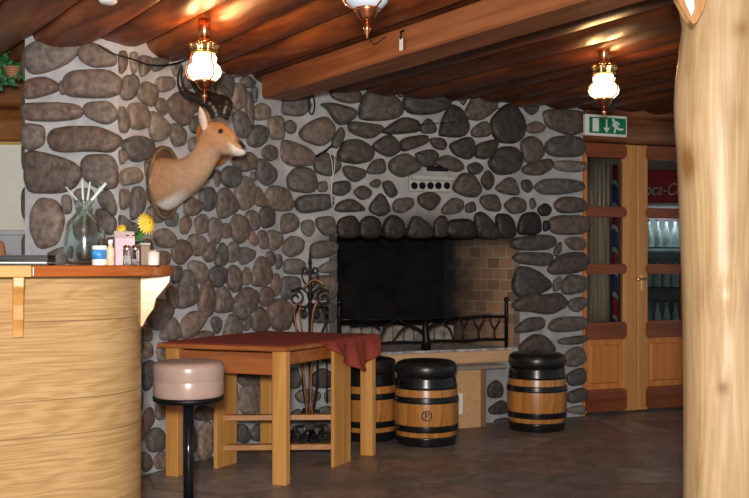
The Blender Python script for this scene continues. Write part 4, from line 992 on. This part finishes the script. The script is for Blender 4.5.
# emblem on the nearest barrel: ring with a letter
def on_barrel(u, v):      # u sideways, v up, wrapped around the staves
    c = Vector((.344, 6.66, 0)); base = math.atan2(-c.y, -c.x)+.02
    z = .206+v; r = barrel_r(z)+.0025; a = base+u/r
    return c+Vector((r*math.cos(a), r*math.sin(a), z))
m = MB()
m.tube([on_barrel(.031*math.cos(2*PI*i/32), .031*math.sin(2*PI*i/32)) for i in range(33)], .004, 6)
m.tube([on_barrel(-.009, -.02), on_barrel(-.009, 0), on_barrel(-.009, .02)], .0035, 6)
m.tube([on_barrel(-.009+.020*math.sin(PI*i/12), .0085+.0105*math.cos(PI*i/12)) for i in range(13)], .0035, 6)
m.build('emblem', plain('emblem_ink', (.03, .02, .03), .4), B1)

# ================================================================== BENCH
bq0, bq1 = WF.s_of(399)+.0, WF.s_of(493)
bt = thing('bench', WF.pt((bq0+bq1)/2, 0, .15), 'low wooden bench with grey plank seat under the hearth', 'bench')
m = MB(); m.box(WF.pt(bq0, .425, .05), WF.d*(bq1-bq0), WF.n*.15, Zv*.028, 0, .004)
m.build('seat_plank', wood('grey_plank', (.20, .17, .15), (.36, .32, .28), 'X', FANG, 12, .45, .05), bt)
pq1 = WF.s_of(471)
m = MB(); m.box(WF.pt(bq0, 0, .13), WF.d*(pq1-bq0), WF.n*.018, Zv*.424); m.build('front_board', plain('chipboard', (.58, .35, .17), .6, 0, .22, 110), bt)
m = MB(); m.box(WF.pt(pq1, 0, .06), WF.d*.04, WF.n*.1, Zv*.424, 0, .003); m.build('end_post', wood('bench_post', (.20, .10, .045), (.30, .16, .075), 'Z', 0, 12, .5), bt)
m = MB(); WP = WF.off(.149); pc = WP.s_of(456.5); pz0, pz1 = Zat(420, 6.95), Zat(398, 6.95)
m.box(WF.pt(pc, pz0, .1485), WF.d*.05, WF.n*.0015, Zv*(pz1-pz0))
tag(m.build('paper_sheet', plain('paper', (.82, .80, .76), .7, 0, .03)), 'white sheet of paper stuck to the bench board beside the barrel', 'paper')

# ================================================================== IRON STAND WITH FIRE TOOLS
sc2 = Vector(((310-HX)*6.62/F_PX, 6.62, 0)); ux = Vector((1, 0, 0)); upx = .00662
stn = thing('fire_tool_stand', sc2, 'tall black wrought iron scroll stand for fire tools in the stone corner', 'fire tool stand')
def ipt(x, y, d=0): return Vector((sc2.x+(x-310)*upx, sc2.y+d, Zat(y, 6.62)))
def scroll(cx, cy, r0, turns, a_start, sgn, d=0, tail=None, r=.0062, name='scroll'):
    pts = []; n_ = int(22*turns)
    for i in range(n_+1):
        f = i/n_; a = a_start+sgn*2*PI*turns*f; rr = r0*(.22+.78*f)
        pts.append(ipt(cx+rr*math.cos(a), cy+rr*math.sin(a), d))
    if tail: pts += [ipt(*q, d) for q in tail]
    m = MB(); m.tube(pts, r, 6); m.build(name, M['black_iron'], stn)
m = MB(); m.tube([ipt(310, 442), ipt(310, 260), ipt(310, 254), ipt(310, 251)], [.011, .011, .006, .001], 8); m.ball(ipt(310, 263), .014, .014, .018); m.ball(ipt(310, 258), .009, .009, .009); m.build('pole', M['black_iron'], stn)
# heart at the top
for sg in (-1, 1):
    scroll(310+sg*4.5, 270, 4.2, 1.2, PI/2, sg, 0, [(310+sg*8.5, 274), (310+sg*7, 280), (310+sg*2, 287), (310, 289)])
    scroll(310+sg*14, 298, 8.5, 1.35, 0 if sg < 0 else PI, sg, 0, [(310+sg*9, 287.5), (310+sg*3, 292), (310+sg*1, 300)])
    scroll(310+sg*7, 313, 4.5, 1.3, 0 if sg < 0 else PI, -sg, .0, [(310+sg*4, 306), (310+sg*1, 303)])
    m = MB(); m.tube([ipt(310+sg*10, 305), ipt(310+sg*15, 313), ipt(310+sg*16, 322), ipt(310+sg*11, 335), ipt(310+sg*8, 350), ipt(310+sg*7, 385), ipt(310+sg*4, 406), ipt(310+sg*1, 412)], .008, 7); m.build('side_rod', M['black_iron'], stn)
    # feet: rows of scrolls at the base
    scroll(310+sg*15, 436, 7.5, 1.7, 0, sg, 0, [(310+sg*14, 427), (310+sg*6, 425), (310, 421)], .0075, 'foot_scroll')
    scroll(310+sg*5, 438, 4.8, 1.4, PI, -sg, -.03, None, .007, 'foot_scroll')
    scroll(310+sg*6, 413, 4.2, 1.3, 0, sg, 0, [(310+sg*1, 418)], .008)
    m = MB(); m.tube([ipt(310, 425), ipt(310+sg*6, 433, -.06), ipt(310+sg*9, 440, -.07), ipt(310+sg*10, 442.4, -.08)], .007, 7); m.build('foot', M['black_iron'], stn)
m = MB(); m.tube([ipt(310, 425), ipt(312, 436, .04), ipt(314, 442, .08)], .007, 7); m.build('foot', M['black_iron'], stn)
m = MB(); m.tube([ipt(297, 306), ipt(310, 307), ipt(328, 307)], .006, 7); m.build('hook_bar', M['black_iron'], stn)
cop = plain('copper_handle', (.26, .10, .035), .5, .3, .4)
for (pts, nm, lab, mt, r) in (
    ([(297, 303, -.04), (294, 310, -.045), (297, 330, -.05), (302, 355, -.05), (306, 395, -.05), (308, 418, -.05)], 'fire_tongs', 'copper-coloured fire tongs bent leftmost on the iron stand', cop, .007),
    ([(304, 288, -.05), (313, 279, -.055), (320, 281, -.055), (325, 286, -.055), (320, 280, -.055)], 'fire_brush', 'copper hook handle curling over the top of the iron stand', cop, .007),
    ([(318, 300, -.04), (313, 312, -.05), (311, 340, -.05), (312, 380, -.05), (310, 415, -.05)], 'fire_shovel', 'copper-coloured rod hanging straight down the middle of the iron stand', cop, .008),
    ([(327, 306, -.03), (327, 320, -.03), (327, 360, -.03), (327, 402, -.03)], 'fire_poker', 'straight black fire poker hanging rightmost from the iron stand', M['black_iron'], .005)):
    P = [ipt(*p) for p in pts]; Q = []
    for i in range(len(P)-1):
        for k in range(4): Q.append(P[i].lerp(P[i+1], k/4))
    Q.append(P[-1])
    for _ in range(2): Q = [Q[0]]+[(Q[i-1]+Q[i]*2+Q[i+1])/4 for i in range(1, len(Q)-1)]+[Q[-1]]
    t = thing(nm, Q[-1], lab, 'fire tool')
    m = MB(); m.tube(Q, r, 7); m.build('shaft', mt, t)
    if nm == 'fire_tongs':
        m = MB(); m.tube([p+Vector((.035, 0, -.02*0)) if i > 0 else p for i, p in enumerate(Q)], r*.9, 7); m.build('second_arm', mt, t)
    if nm == 'fire_shovel':
        m = MB(); m.prism([Q[-1]+Vector((a, 0, b)) for a, b in ((-.03, .0), (.03, 0), (.035, -.07), (.02, -.09), (-.02, -.09), (-.035, -.07))], (0, .006, 0)); m.build('blade', M['black_iron'], t)
    if nm == 'fire_poker':
        m = MB(); m.tube([Q[0]+Zv*-.01, Q[0]+Zv*-.08], .011, 8); m.build('grip', M['black_iron'], t)

# ================================================================== ANTELOPE TROPHY
DB = WL.px(157, 183)                       # centre of the plaque on the wall
dn_, dl_ = WL.n, -WL.d                     # out of the wall; along the wall away from the camera
def dm(x, y, v=0):
    k = (x-HX)/F_PX
    q = Vector((DB.x, DB.y, 0))+dl_*v
    p = q+dn_*((q.y*k-q.x)/(dn_.x-k*dn_.y))
    return p+Zv*Zat(y, p.y)
tr = thing('antelope_trophy', DB+Zv*-.2, 'mounted antelope head with dark curved horns on a brown plaque on the stone wall', 'hunting trophy')
sh = []
for i in range(40):
    a = 2*PI*i/40; r1 = 1+.06*math.cos(2*a)
    sh.append((math.cos(a)*.14*(1-.10*math.sin(a)*(math.sin(a) < 0)*-1), math.sin(a)*.215))
m = MB(); m.prism([DB+dl_*(p[0]+.02)+Zv*p[1]+dn_*.02 for p in sh], dn_*.022)
plq = wood('plaque_wood', (.10, .045, .02), (.20, .10, .045), 'Z', 0, 12, .3, .1)
bevel(m.build('plaque', plq, tr), .008, 3)
m = MB(); m.tube([DB+dl_*(p[0]*.93+.02)+Zv*p[1]*.93+dn_*.045 for p in sh+sh[:1]], .012, 8); m.build('plaque_rim', plain('rim', (.17, .12, .08), .25, 0, .2), tr)
rings = [((153, 158), (162, 212), .125), ((160, 157), (169, 212), .122), ((171, 158.5), (180, 203), .10), ((184, 159.5), (193, 193.5), .08), ((193, 153), (205, 182), .068), ((199, 142), (213, 168), .06), ((203, 129), (219, 156), .058),
         ((210, 119.5), (222, 155), .062), ((219, 119.5), (228, 155.5), .055), ((228, 126), (233, 156), .043), ((236, 135), (238, 156.5), .034), ((242, 142.5), (242.5, 156), .029), ((246, 147.5), (245.5, 153.5), .018)]
fur = attr_mat('antelope_fur', .75, .12, 45, .86, spec=.2)
m = MB(); n_ = 22; vs = []; cs = []
tan, pale, wht, drk = (.43, .255, .145), (.47, .31, .205), (.74, .70, .66), (.02, .017, .016)
for k, (tp, bt_, hw) in enumerate(rings):
    a, b = dm(*tp), dm(*bt_); c = (a+b)/2; up = (a-b)/2
    for j in range(n_):
        t = 2*PI*j/n_; ct, s2 = math.cos(t), math.sin(t)
        vs.append(c+up*ct+dl_*hw*s2)
        col = tan
        if k >= 10 and ct < .05: col = wht
        elif k >= 12: col = drk
        elif k == 11 and ct > .55: col = drk
        elif k <= 2 and ct < -.8: col = wht
        elif 6 <= k <= 9 and ct < -.6: col = pale
        elif k in (3, 4, 5) : col = pale
        elif k in (8, 9) and ct > .3: col = (.38, .18, .08)
        cs.append(col)
fs = [(k*n_+j, k*n_+(j+1) % n_, (k+1)*n_+(j+1) % n_, (k+1)*n_+j) for k in range(len(rings)-1) for j in range(n_)]
fs += [tuple(range(n_))[::-1], tuple((len(rings)-1)*n_+j for j in range(n_))]
b0 = m.add(vs, fs, 0, None, True); m.c[b0:b0+len(vs)] = cs
# ears as part of the body
def ear(v0, tipx, tipy, bx, by):
    b = dm(bx, by, v0); tip = dm(tipx, tipy, v0*2.0); ax = tip-b; L = ax.length; ax.normalize(); sd = dn_.copy()
    sd = (sd-ax*sd.dot(ax)).normalized(); bk_ = ax.cross(sd)
    P = []; C = []
    for k in range(8):
        f = k/7; w_ = .030*math.sin(PI*(.22+.78*f))**.8+.002
        for j in range(8):
            t = 2*PI*j/8
            P.append(b+ax*L*f+sd*w_*math.cos(t)+bk_*(.009*(1-f*.6)*math.sin(t)+.012*math.cos(t)**2*(1-f)))
            C.append((.66, .56, .50) if math.sin(t)*(-1 if v0 < 0 else 1) > 0.2 else (.46, .30, .20))
    q = m.add(P, [(k*8+j, k*8+(j+1) % 8, k*8+8+(j+1) % 8, k*8+8+j) for k in range(7) for j in range(8)]+[tuple(56+j for j in range(8))], 0, None, True)
    m.c[q:q+len(P)] = C
ear(-.045, 200, 106, 204, 130); ear(.045, 207, 108, 210, 128)
body = m.build('body', fur, tr, col=True); subd(body, 1)
for sg in (-1, 1):
    m = MB(); p = dm(220.5, 131, sg*.052); m.ball(p, .014, .014, .012); m.build('eye', plain('eye', (.012, .008, .006), .1), tr)
    # horn
    base = [(217, 117), (215, 110), (209, 104), (200, 99), (191, 96.5), (184, 92.5), (180, 85), (179.5, 75), (182, 66)]
    if sg > 0: base = [(222, 117), (226, 110), (227.5, 102.5), (221, 100), (212, 97), (203, 93), (196, 88), (192, 80), (191, 71)]
    P = [dm(x, y, sg*(.022+.012*i)) for i, (x, y) in enumerate(base)]; Q = []
    for i in range(len(P)-1):
        for k in range(5): Q.append(P[i].lerp(P[i+1], k/5))
    Q.append(P[-1])
    for _ in range(3): Q = [Q[0]]+[(Q[i-1]+Q[i]*2+Q[i+1])/4 for i in range(1, len(Q)-1)]+[Q[-1]]
    m = MB(); N = len(Q)
    m.tube(Q, [(.033*(1-i/N)**.55+.003)*(1+.10*math.sin(i*2.2)*(i < N*.7)) for i in range(N)], 12); m.build('horn', plain('black_horn', (.015, .013, .013), .35, 0, .4, 40), tr)
# small shield plaque
PC = WL.px(207, 146)
m = MB()
ps = [(-.0, .13), (.07, .14), (.14, .11), (.145, .02), (.12, -.07), (.06, -.12), (0, -.14), (-.06, -.12), (-.12, -.07), (-.145, .02), (-.14, .11), (-.07, .14)]
m.prism([PC+dl_*p.x*1.15+Zv*p.y*.95+dn_*.045 for p in chaikin([Vector(q) for q in ps], 1)], dn_*.02)
t = thing('shield_plaque', PC+Zv*-.14, 'orange-brown wooden shield plaque on the wall behind the antelope head', 'plaque')
bevel(m.build('shield', wood('orange_wood', (.42, .15, .025), (.62, .26, .06), 'Z', 0, 12, .3, .1), t), .005)
m = MB(); m.ball(WL.px(198, 131, .066), .025, .016, .02); m.tube([WL.px(198, 131, .06), WL.px(196, 127, .09)], .008, 8); m.build('skull_cap', plain('bone', (.72, .62, .45), .5), t)

# ================================================================== LAMPS
M['lit'] = plain('lit_globe', (1.0, .84, .58), .3, 0, .02, 10, 0, 2.6)
M['unlit'] = plain('unlit_globe', (.60, .70, .80), .15, 0, .03)
def lantern(c_top, label, glow, sc=1.0):
    """c_top: fixing point at the ceiling; profile measured down from it"""
    t = thing('ceiling_lantern', c_top, label, 'ceiling lamp', 'brass and copper ceiling lanterns')
    def lt(nm, prof, mat, n=28, rz=None, wob=0):
        m = MB(); m.lathe(c_top, [(r*sc, -z*sc) for r, z in prof[::-1]], n, 0, True, rz, wob); return m.build(nm, mat, t)
    lt('ceiling_cup', [(.030, -.03), (.032, .01), (.030, .055), (.024, .062), (.020, .064)], M['copper'])
    lt('neck', [(.018, .062), (.026, .07), (.030, .085), (.022, .092)], M['brass'])
    lt('crown', [(.03, .083), (.052, .088), (.068, .094), (.070, .105), (.058, .118), (.062, .128), (.060, .140), (.052, .142)], M['brass'], 36, 6, .13)
    for k in range(6):
        a = 2*PI*k/6+.3; p = c_top+Vector((math.cos(a)*.066*sc, math.sin(a)*.066*sc, -.1*sc))
        m = MB(); m.ball(p, .014*sc, .014*sc, .012*sc, 10); m.build('crown_leaf', M['brass'], t)
    lt('globe', [(.030, .138), (.054, .148), (.062, .162), (.058, .178), (.058, .188), (.076, .204), (.084, .230), (.078, .252), (.060, .270), (.045, .276)], M['lit'] if glow else M['unlit'])
    lt('bottom_cap', [(.050, .270), (.050, .284), (.040, .292), (.036, .305), (.020, .318), (.012, .322)], M['copper'])
    lt('finial', [(.012, .320), (.010, .335), (.016, .345), (.012, .357), (.006, .37), (.003, .385), (0, .39)], M['copper'])
    if glow: lamp('lantern_bulb', 'POINT', c_top-Zv*.105*sc, 38, (1.0, .54, .20), .085)
    for k in range(3):
        a = 2*PI*k/3-.9; d = Vector((math.cos(a), math.sin(a), 0))
        P = [c_top+d*r*sc-Zv*z*sc for r, z in ((.062, .135), (.070, .16), (.066, .185), (.090, .21), (.094, .235), (.085, .26), (.050, .282))]
        m = MB(); m.tube(P, .0035*sc, 6); m.build('side_rod', M['copper'], t)
    return t
L1 = at(204.5, 26, 4.95); L1.z = 2.372
lantern(L1, 'lit ceiling lantern with glowing white globe hanging above the antelope head', True)
L2 = at(604, 50, 5.6); L2.z = 2.39
lantern(L2, 'lit ceiling lantern with glowing white globe hanging before the green exit sign', True)
L3 = at(367, 0, 3.8); L3.z = 2.437
lantern(L3, 'unlit ceiling lantern with pale blue globe cut off by the top edge', False, 1.0)

# ================================================================== EXIT SIGN
WS = WF.off(.095)
sp0 = WS.sz(585.5, 135)
eq0, eq1 = sp0[0], WS.s_of(627); ez0, ez1 = sp0[1], Zat(116.5, WS.pt(eq1, 0).y)
ex = thing('exit_sign', WF.pt((eq0+eq1)/2, ez0, .07), 'green and white emergency exit sign with running man above the door', 'sign')
EH = .062
def eb(nm, a0, a1, b0, b1, h0, h1, mat):
    m = MB(); w_, hh = eq1-eq0, ez1-ez0
    m.box(WF.pt(eq0+w_*a0, ez0+hh*b0, h0), WF.d*w_*(a1-a0), WF.n*(h1-h0), Zv*hh*(b1-b0), 0, .0 if h1-h0 < .01 else .004); return m.build(nm, mat, ex)
grn = plain('sign_green', (.0, .20, .085), .35, 0, .03); wsg = plain('sign_white', (.78, .86, .82), .4, 0, .02)
eb('case', 0, 1, 0, 1, EH, EH+.035, M['white'])
e2 = EH+.035
eb('green_field', .085, .965, .12, .88, e2, e2+.002, grn)
e3 = e2+.002
m = MB(); w_, hh = eq1-eq0, ez1-ez0
def ep(a, b): return WF.pt(eq0+w_*a, ez0+hh*b, e3)
def epoly(L): m.prism([ep(*q) for q in L], WF.n*.0015)
epoly([(.16, .2), (.31, .2), (.31, .82), (.16, .82)])
epoly([(.475, .82), (.515, .82), (.515, .40), (.575, .40), (.495, .16), (.415, .40), (.475, .40)])
def limb(a, b, wd):
    A_, B_ = Vector((a[0]*w_, a[1]*hh)), Vector((b[0]*w_, b[1]*hh)); d = (B_-A_).normalized(); q = Vector((-d.y, d.x))*wd/2
    epoly([((p.x)/w_, p.y/hh) for p in (A_-q, B_-q, B_+q, A_+q)])
epoly([(.655+.028*math.cos(2*PI*i/12), .78+.028*w_/hh*math.sin(2*PI*i/12)) for i in range(12)])
limb((.67, .71), (.74, .42), .030); limb((.69, .70), (.775, .66), .014); limb((.775, .66), (.80, .55), .013); limb((.68, .68), (.645, .52), .013); limb((.645, .52), (.69, .46), .012)
limb((.73, .46), (.81, .34), .018); limb((.81, .34), (.90, .37), .016); limb((.74, .45), (.695, .32), .018); limb((.695, .32), (.69, .17), .016)
m.build('pictogram', wsg, ex)

# ================================================================== SMALL THINGS ON WALLS, BEAM AND CEILING
# five-hole vent above the fireplace
vq0, vq1 = WF.s_of(408), WF.s_of(450); vY = WF.pt((vq0+vq1)/2, 0).y
vt = thing('wall_vent', WF.pt((vq0+vq1)/2, Zat(192, vY)), 'pale cement ledge with five round black holes above the fireplace', 'vent')
m = MB(); m.box(WF.pt(vq0, Zat(192, vY), .0), WF.d*(vq1-vq0), WF.n*.03, Zv*(Zat(176, vY)-Zat(192, vY)), 0, .006)
m.box(WF.pt(vq0+.01, Zat(181, vY), .03), WF.d*(vq1-vq0-.0), WF.n*.03, Zv*(Zat(176, vY)-Zat(181, vY)), 0, .006); m.build('ledge', plain('pale_cement', (.42, .42, .42), .9, 0, .12, 30, .3), vt)
for x in (412.5, 420.5, 428.5, 436.5, 445):
    c = WF.px(x, 186, .031); mm = MB()
    P = [c+WF.d*.026*math.cos(2*PI*i/20)+Zv*.026*math.sin(2*PI*i/20) for i in range(20)]
    mm.prism(P, WF.n*.004); mm.build('hole', soot, vt)
m = MB(); m.box(WF.px(426, 171, .0), WF.d*.17, WF.n*.035, Zv*.035, 0, .008); tag(m.build('iron_bracket', M['black_iron']), 'black iron piece sticking out just above the cement vent ledge', 'bracket')
# iron ring, rod, string
m = MB(); P = [WF.px(309+3.0*math.cos(2*PI*i/24), 106+9.5*math.sin(2*PI*i/24), .055) for i in range(25)]; m.tube(P, .006, 6); m.tube([WF.px(310, 97, .0), WF.px(310, 97, .06)], .006, 6)
tag(m.build('iron_ring', M['black_iron']), 'oval iron ring hanging on the stone wall under the beam', 'ring')
m = MB(); m.tube([WF.px(313.5, 157, .055), WF.px(322, 152, .07), WF.px(331, 146, .02)], .008, 7)
tag(m.build('iron_rod', M['black_iron']), 'short slanting black iron rod stuck in the stone wall', 'rod')
m = MB(); m.tube([WF.px(326, 150, .07)]+[WF.px(326+2.2*math.sin(i*.5)+i*.45, 152+i*5, .062) for i in range(12)], .0028, 5); m.tube([WF.px(326, 150, .07)]+[WF.px(328+3.0*math.sin(i*.4+1)+i*.4, 152+i*4.6, .064) for i in range(12)], .0028, 5)
tag(m.build('white_string', plain('string', (.62, .62, .62), .7)), 'thin white string dangling from the iron rod on the stone wall', 'string')
# cables
def cable(pts, lab, r=.0045):
    P = []; 
    for i in range(len(pts)-1):
        for k in range(5): P.append(pts[i].lerp(pts[i+1], k/5))
    P.append(pts[-1])
    for _ in range(2): P = [P[0]]+[(P[i-1]+P[i]*2+P[i+1])/4 for i in range(1, len(P)-1)]+[P[-1]]
    m = MB(); m.tube(P, r, 6); tag(m.build('cable', M['black_iron']), lab, 'cable')
cable([WE.px(101, 47, .06), WE.px(112, 55, .06), WL.px(121, 60, .075), WL.px(137, 66, .075), WL.px(152, 67, .075), WL.px(166, 65, .075), WL.px(178, 60, .075)], 'black cable sagging along the top of the left stone wall')
cable([WF.px(486, 112, .055), WF.px(503, 107, .06), WF.px(518, 100, .06), WF.px(527, 95, .04)], 'thin black wire slanting across stones above the fireplace right side', .003)
cable([WF.px(404, 126, .055), WF.px(422, 125, .06), WF.px(452, 123, .06)], 'thin black wire running level across stones above the vent', .003)
# tag on the beam
bp0 = at(404, 38, 1); tdep = None
def on_beam(x, y):
    k = (x-HX)/F_PX        # ray meets the beam's near face: (k,1)*Y = pf0 + bdir*t
    t = (k*pf0.y-pf0.x)/(bdir.x-k*bdir.y); p = pf0+bdir*t
    return Vector((p.x, p.y, Zat(y, p.y)))
a_ = on_beam(404, 51); b_ = on_beam(404, 39)
t = thing('hanging_tag', a_-pdir*.012, 'small white tag hanging from a dark hook on the ceiling beam', 'tag')
m = MB(); m.box(a_-pdir*.02-bdir*.015, bdir*.03, pdir*.004, Zv*(b_.z-a_.z), 0, .001); m.build('tag_body', M['white'], t)
m = MB(); m.tube([on_beam(404, 30)+pdir*.01, on_beam(404, 32)-pdir*.018, on_beam(404, 40)-pdir*.018], .006, 7); m.build('hook', M['black_iron'], t)
# loose cable from the unlit lantern to the beam
e_ = on_beam(387, 37)-pdir*.01; s0 = L3-Zv*.37
cable([s0+Zv*-.005, s0.lerp(e_, .3)-Zv*.045, s0.lerp(e_, .7)-Zv*.02, e_], 'thin pale cord drooping from the unlit lantern to the beam', .003)
# smoke detector
sd_ = at(108, 1, 4.5); sd_.z = 2.405
t = thing('smoke_detector', sd_-Zv*.03, 'round white smoke detector on the log ceiling at the top left', 'smoke detector')
m = MB(); m.lathe(sd_, [(0, -.045), (.03, -.044), (.04, -.036), (.045, -.02), (.05, -.012), (.05, .03)], 24); m.build('body', M['white'], t)
m = MB(); m.lathe(sd_-Zv*.046, [(.012, 0), (.014, .003)], 16); m.build('sensor_cap', plain('sensor', (.5, .5, .5), .4), t)
# hanging basket with leaves
hb = at(13, 72, 5.9)
t = thing('hanging_basket', hb-Zv*.04, 'small wicker basket with trailing green leaves on the log lintel at top left', 'plant')
m = MB()
for k in range(5):
    z = -.03+.013*k; r = .024+.010*k*.6
    m.tube([hb+Vector((r*math.cos(2*PI*i/20), r*math.sin(2*PI*i/20), z)) for i in range(21)], .008, 6)
m.build('basket', plain('wicker', (.45, .22, .10), .6, 0, .2), t)
m = MB()
for k in range(110):
    x, y = R.uniform(-8, 27), R.uniform(54, 84)
    if abs(x-12) < 9 and y > 66 and R.random() < .85: continue
    p = at(x, y, 5.92+R.uniform(-.05, .06)); a = R.uniform(0, 2*PI)
    leafm(m, p, (math.cos(a), -.3, math.sin(a)-.3), R.uniform(.05, .085), R.uniform(.014, .022), (0, -1, .2))
o = m.build('foliage', plain('ivy', (.035, .16, .05), .45, 0, .5, 25), t); so = o.modifiers.new('thick', 'SOLIDIFY'); so.thickness = .001
m = MB(); m.tube([hb+Zv*.03+Vector((.04, 0, 0)), hb+Zv*.16+Vector((.01, .02, 0)), at(13, 72, 5.9)+Zv*.36], .003, 6); m.build('cord', M['black_iron'], t)

# ================================================================== SEEN THROUGH THE DOORS
# curtain
cy = 8.7
m = MB(); x0, x1 = (586-HX)*cy/F_PX, (609.5-HX)*cy/F_PX; nc = 60; vs = []
for i in range(nc+1):
    f = i/nc; X = x0+(x1-x0)*f; d = .018*math.sin(f*34)+.01*math.sin(f*71)
    for z in (.05, .8, 1.6, 2.25): vs.append((X, cy+d, z))
m.add(vs, [(i*4+k, i*4+4+k, i*4+5+k, i*4+1+k) for i in range(nc) for k in range(3)], 0, None, True)
o = m.build('curtain', wood('striped_curtain', (.50, .40, .28), (.85, .76, .62), 'Z', 0, 60, .8, .01, False, 0)); so = o.modifiers.new('thick', 'SOLIDIFY'); so.thickness = .004
tag(o, 'beige striped curtain hanging behind the left glass door', 'curtain')
# striped pole
def stripe_mat():
    m_, n, l, b = _new('barber_stripes'); b.inputs['Roughness'].default_value = .3
    tc = n.new('ShaderNodeTexCoord'); wv = n.new('ShaderNodeTexWave'); wv.inputs['Scale'].default_value = 1.6; wv.bands_direction = 'DIAGONAL'
    l.new(tc.outputs['Object'], wv.inputs['Vector']); r = n.new('ShaderNodeValToRGB'); r.color_ramp.interpolation = 'CONSTANT'
    e = r.color_ramp.elements; e[0].color = (.42, .02, .02, 1); e[1].position = .35; e[1].color = (.55, .58, .62, 1); q = e.new(.65); q.color = (.03, .06, .20, 1)
    l.new(wv.outputs['Fac'], r.inputs['Fac']); l.new(r.outputs[0], b.inputs['Base Color']); return m_
pc_ = Vector(((615-HX)*8.75/F_PX, 8.75, 0))
t = thing('striped_pole', pc_, 'red white and blue striped pole behind the left glass door', 'pole')
m = MB(); m.lathe(pc_, [(.026, .03), (.026, 2.05)], 20); m.build('pole', stripe_mat(), t)
m = MB(); m.lathe(pc_, [(.14, 0), (.14, .015), (.05, .03)], 24); m.build('foot', M['black_iron'], t)
# drinks fridge
fx0, fx1, fy = (641-HX)*9.5/F_PX, (641-HX)*9.5/F_PX+.62, 9.5
fr_ = thing('drinks_fridge', ((fx0+fx1)/2, fy+.25, 0), 'red-topped drinks fridge with glass front behind the right glass door', 'fridge')
red = plain('fridge_red', (.34, .012, .016), .35, 0, .05); dkg = plain('fridge_grey', (.05, .055, .06), .4)
m = MB()
m.box((fx0, fy, 0), (.04, 0, 0), (0, .5, 0), (0, 0, 1.73)); m.box((fx1-.04, fy, 0), (.04, 0, 0), (0, .5, 0), (0, 0, 1.73)); m.box((fx0+.04, fy+.46, 0), (fx1-fx0-.08, 0, 0), (0, .04, 0), (0, 0, 1.73)); m.box((fx0+.04, fy, 0), (fx1-fx0-.08, 0, 0), (0, .46, 0), (0, 0, .18)); m.build('cabinet', plain('fridge_inside', (.30, .34, .35), .4), fr_)
m = MB(); m.box((fx0, fy-.01, 1.76), (fx1-fx0, 0, 0), (0, .5, 0), (0, 0, .32), 0, .01); m.build('header', red, fr_)
m = MB(); m.box((fx0, fy-.012, 1.73), (fx1-fx0, 0, 0), (0, .5, 0), (0, 0, .028)); m.build('light_strip', M['white'], fr_)
vsT, fsT = text_mesh('Coca-Cola', .135, .001, .35)
m = MB(); cxm = fx0+.20; m.add([(cxm+v.x*.9, fy-.014-v.z, 1.885+v.y*1.25) for v in vsT], fsT); m.build('lettering', plain('letter_white', (.75, .76, .78), .4), fr_)
for z in (.55, .95, 1.33):
    m = MB(); m.box((fx0+.045, fy+.03, z), (fx1-fx0-.09, 0, 0), (0, .4, 0), (0, 0, .012)); m.build('shelf', M['chrome'], fr_)
m = MB(); m.box((fx0+.03, fy-.022, .18), (fx1-fx0-.06, 0, 0), (0, .005, 0), (0, 0, 1.54)); m.build('glass_door', M['pane'], fr_)
fl_ = lamp('fridge_light', 'AREA', ((fx0+fx1)/2, fy+.06, 1.70), 2, (.9, 1, 1), .3, ((fx0+fx1)/2, fy+.2, .8))
bm1 = plain('frosty_bottle', (.50, .56, .56), .25, 0, .2, 30)
btl = thing('drink_bottle', (fx0+.10, fy+.10, 1.342), 'pale bottle standing on a shelf inside the drinks fridge', 'bottle', 'bottles in the drinks fridge')
c = Vector(btl.location); m = MB(); m.lathe(c, [(.032, 0), (.034, .004), (.034, .14), (.014, .20), (.013, .25)], 16); m.build('body', bm1, btl)
m = MB(); m.lathe(c+Zv*.25, [(.016, 0), (.016, .015)], 14); m.build('cap', red, btl)
for zi, z in enumerate((1.342, .962, .562)):
    for k in range(6):
        if zi == 0 and k == 0: continue
        q = copy_tree(btl); q.location = (fx0+.10+.085*k, fy+.10, z)

# warm glow of the glass-fronted hall fridge is left to the room's own light
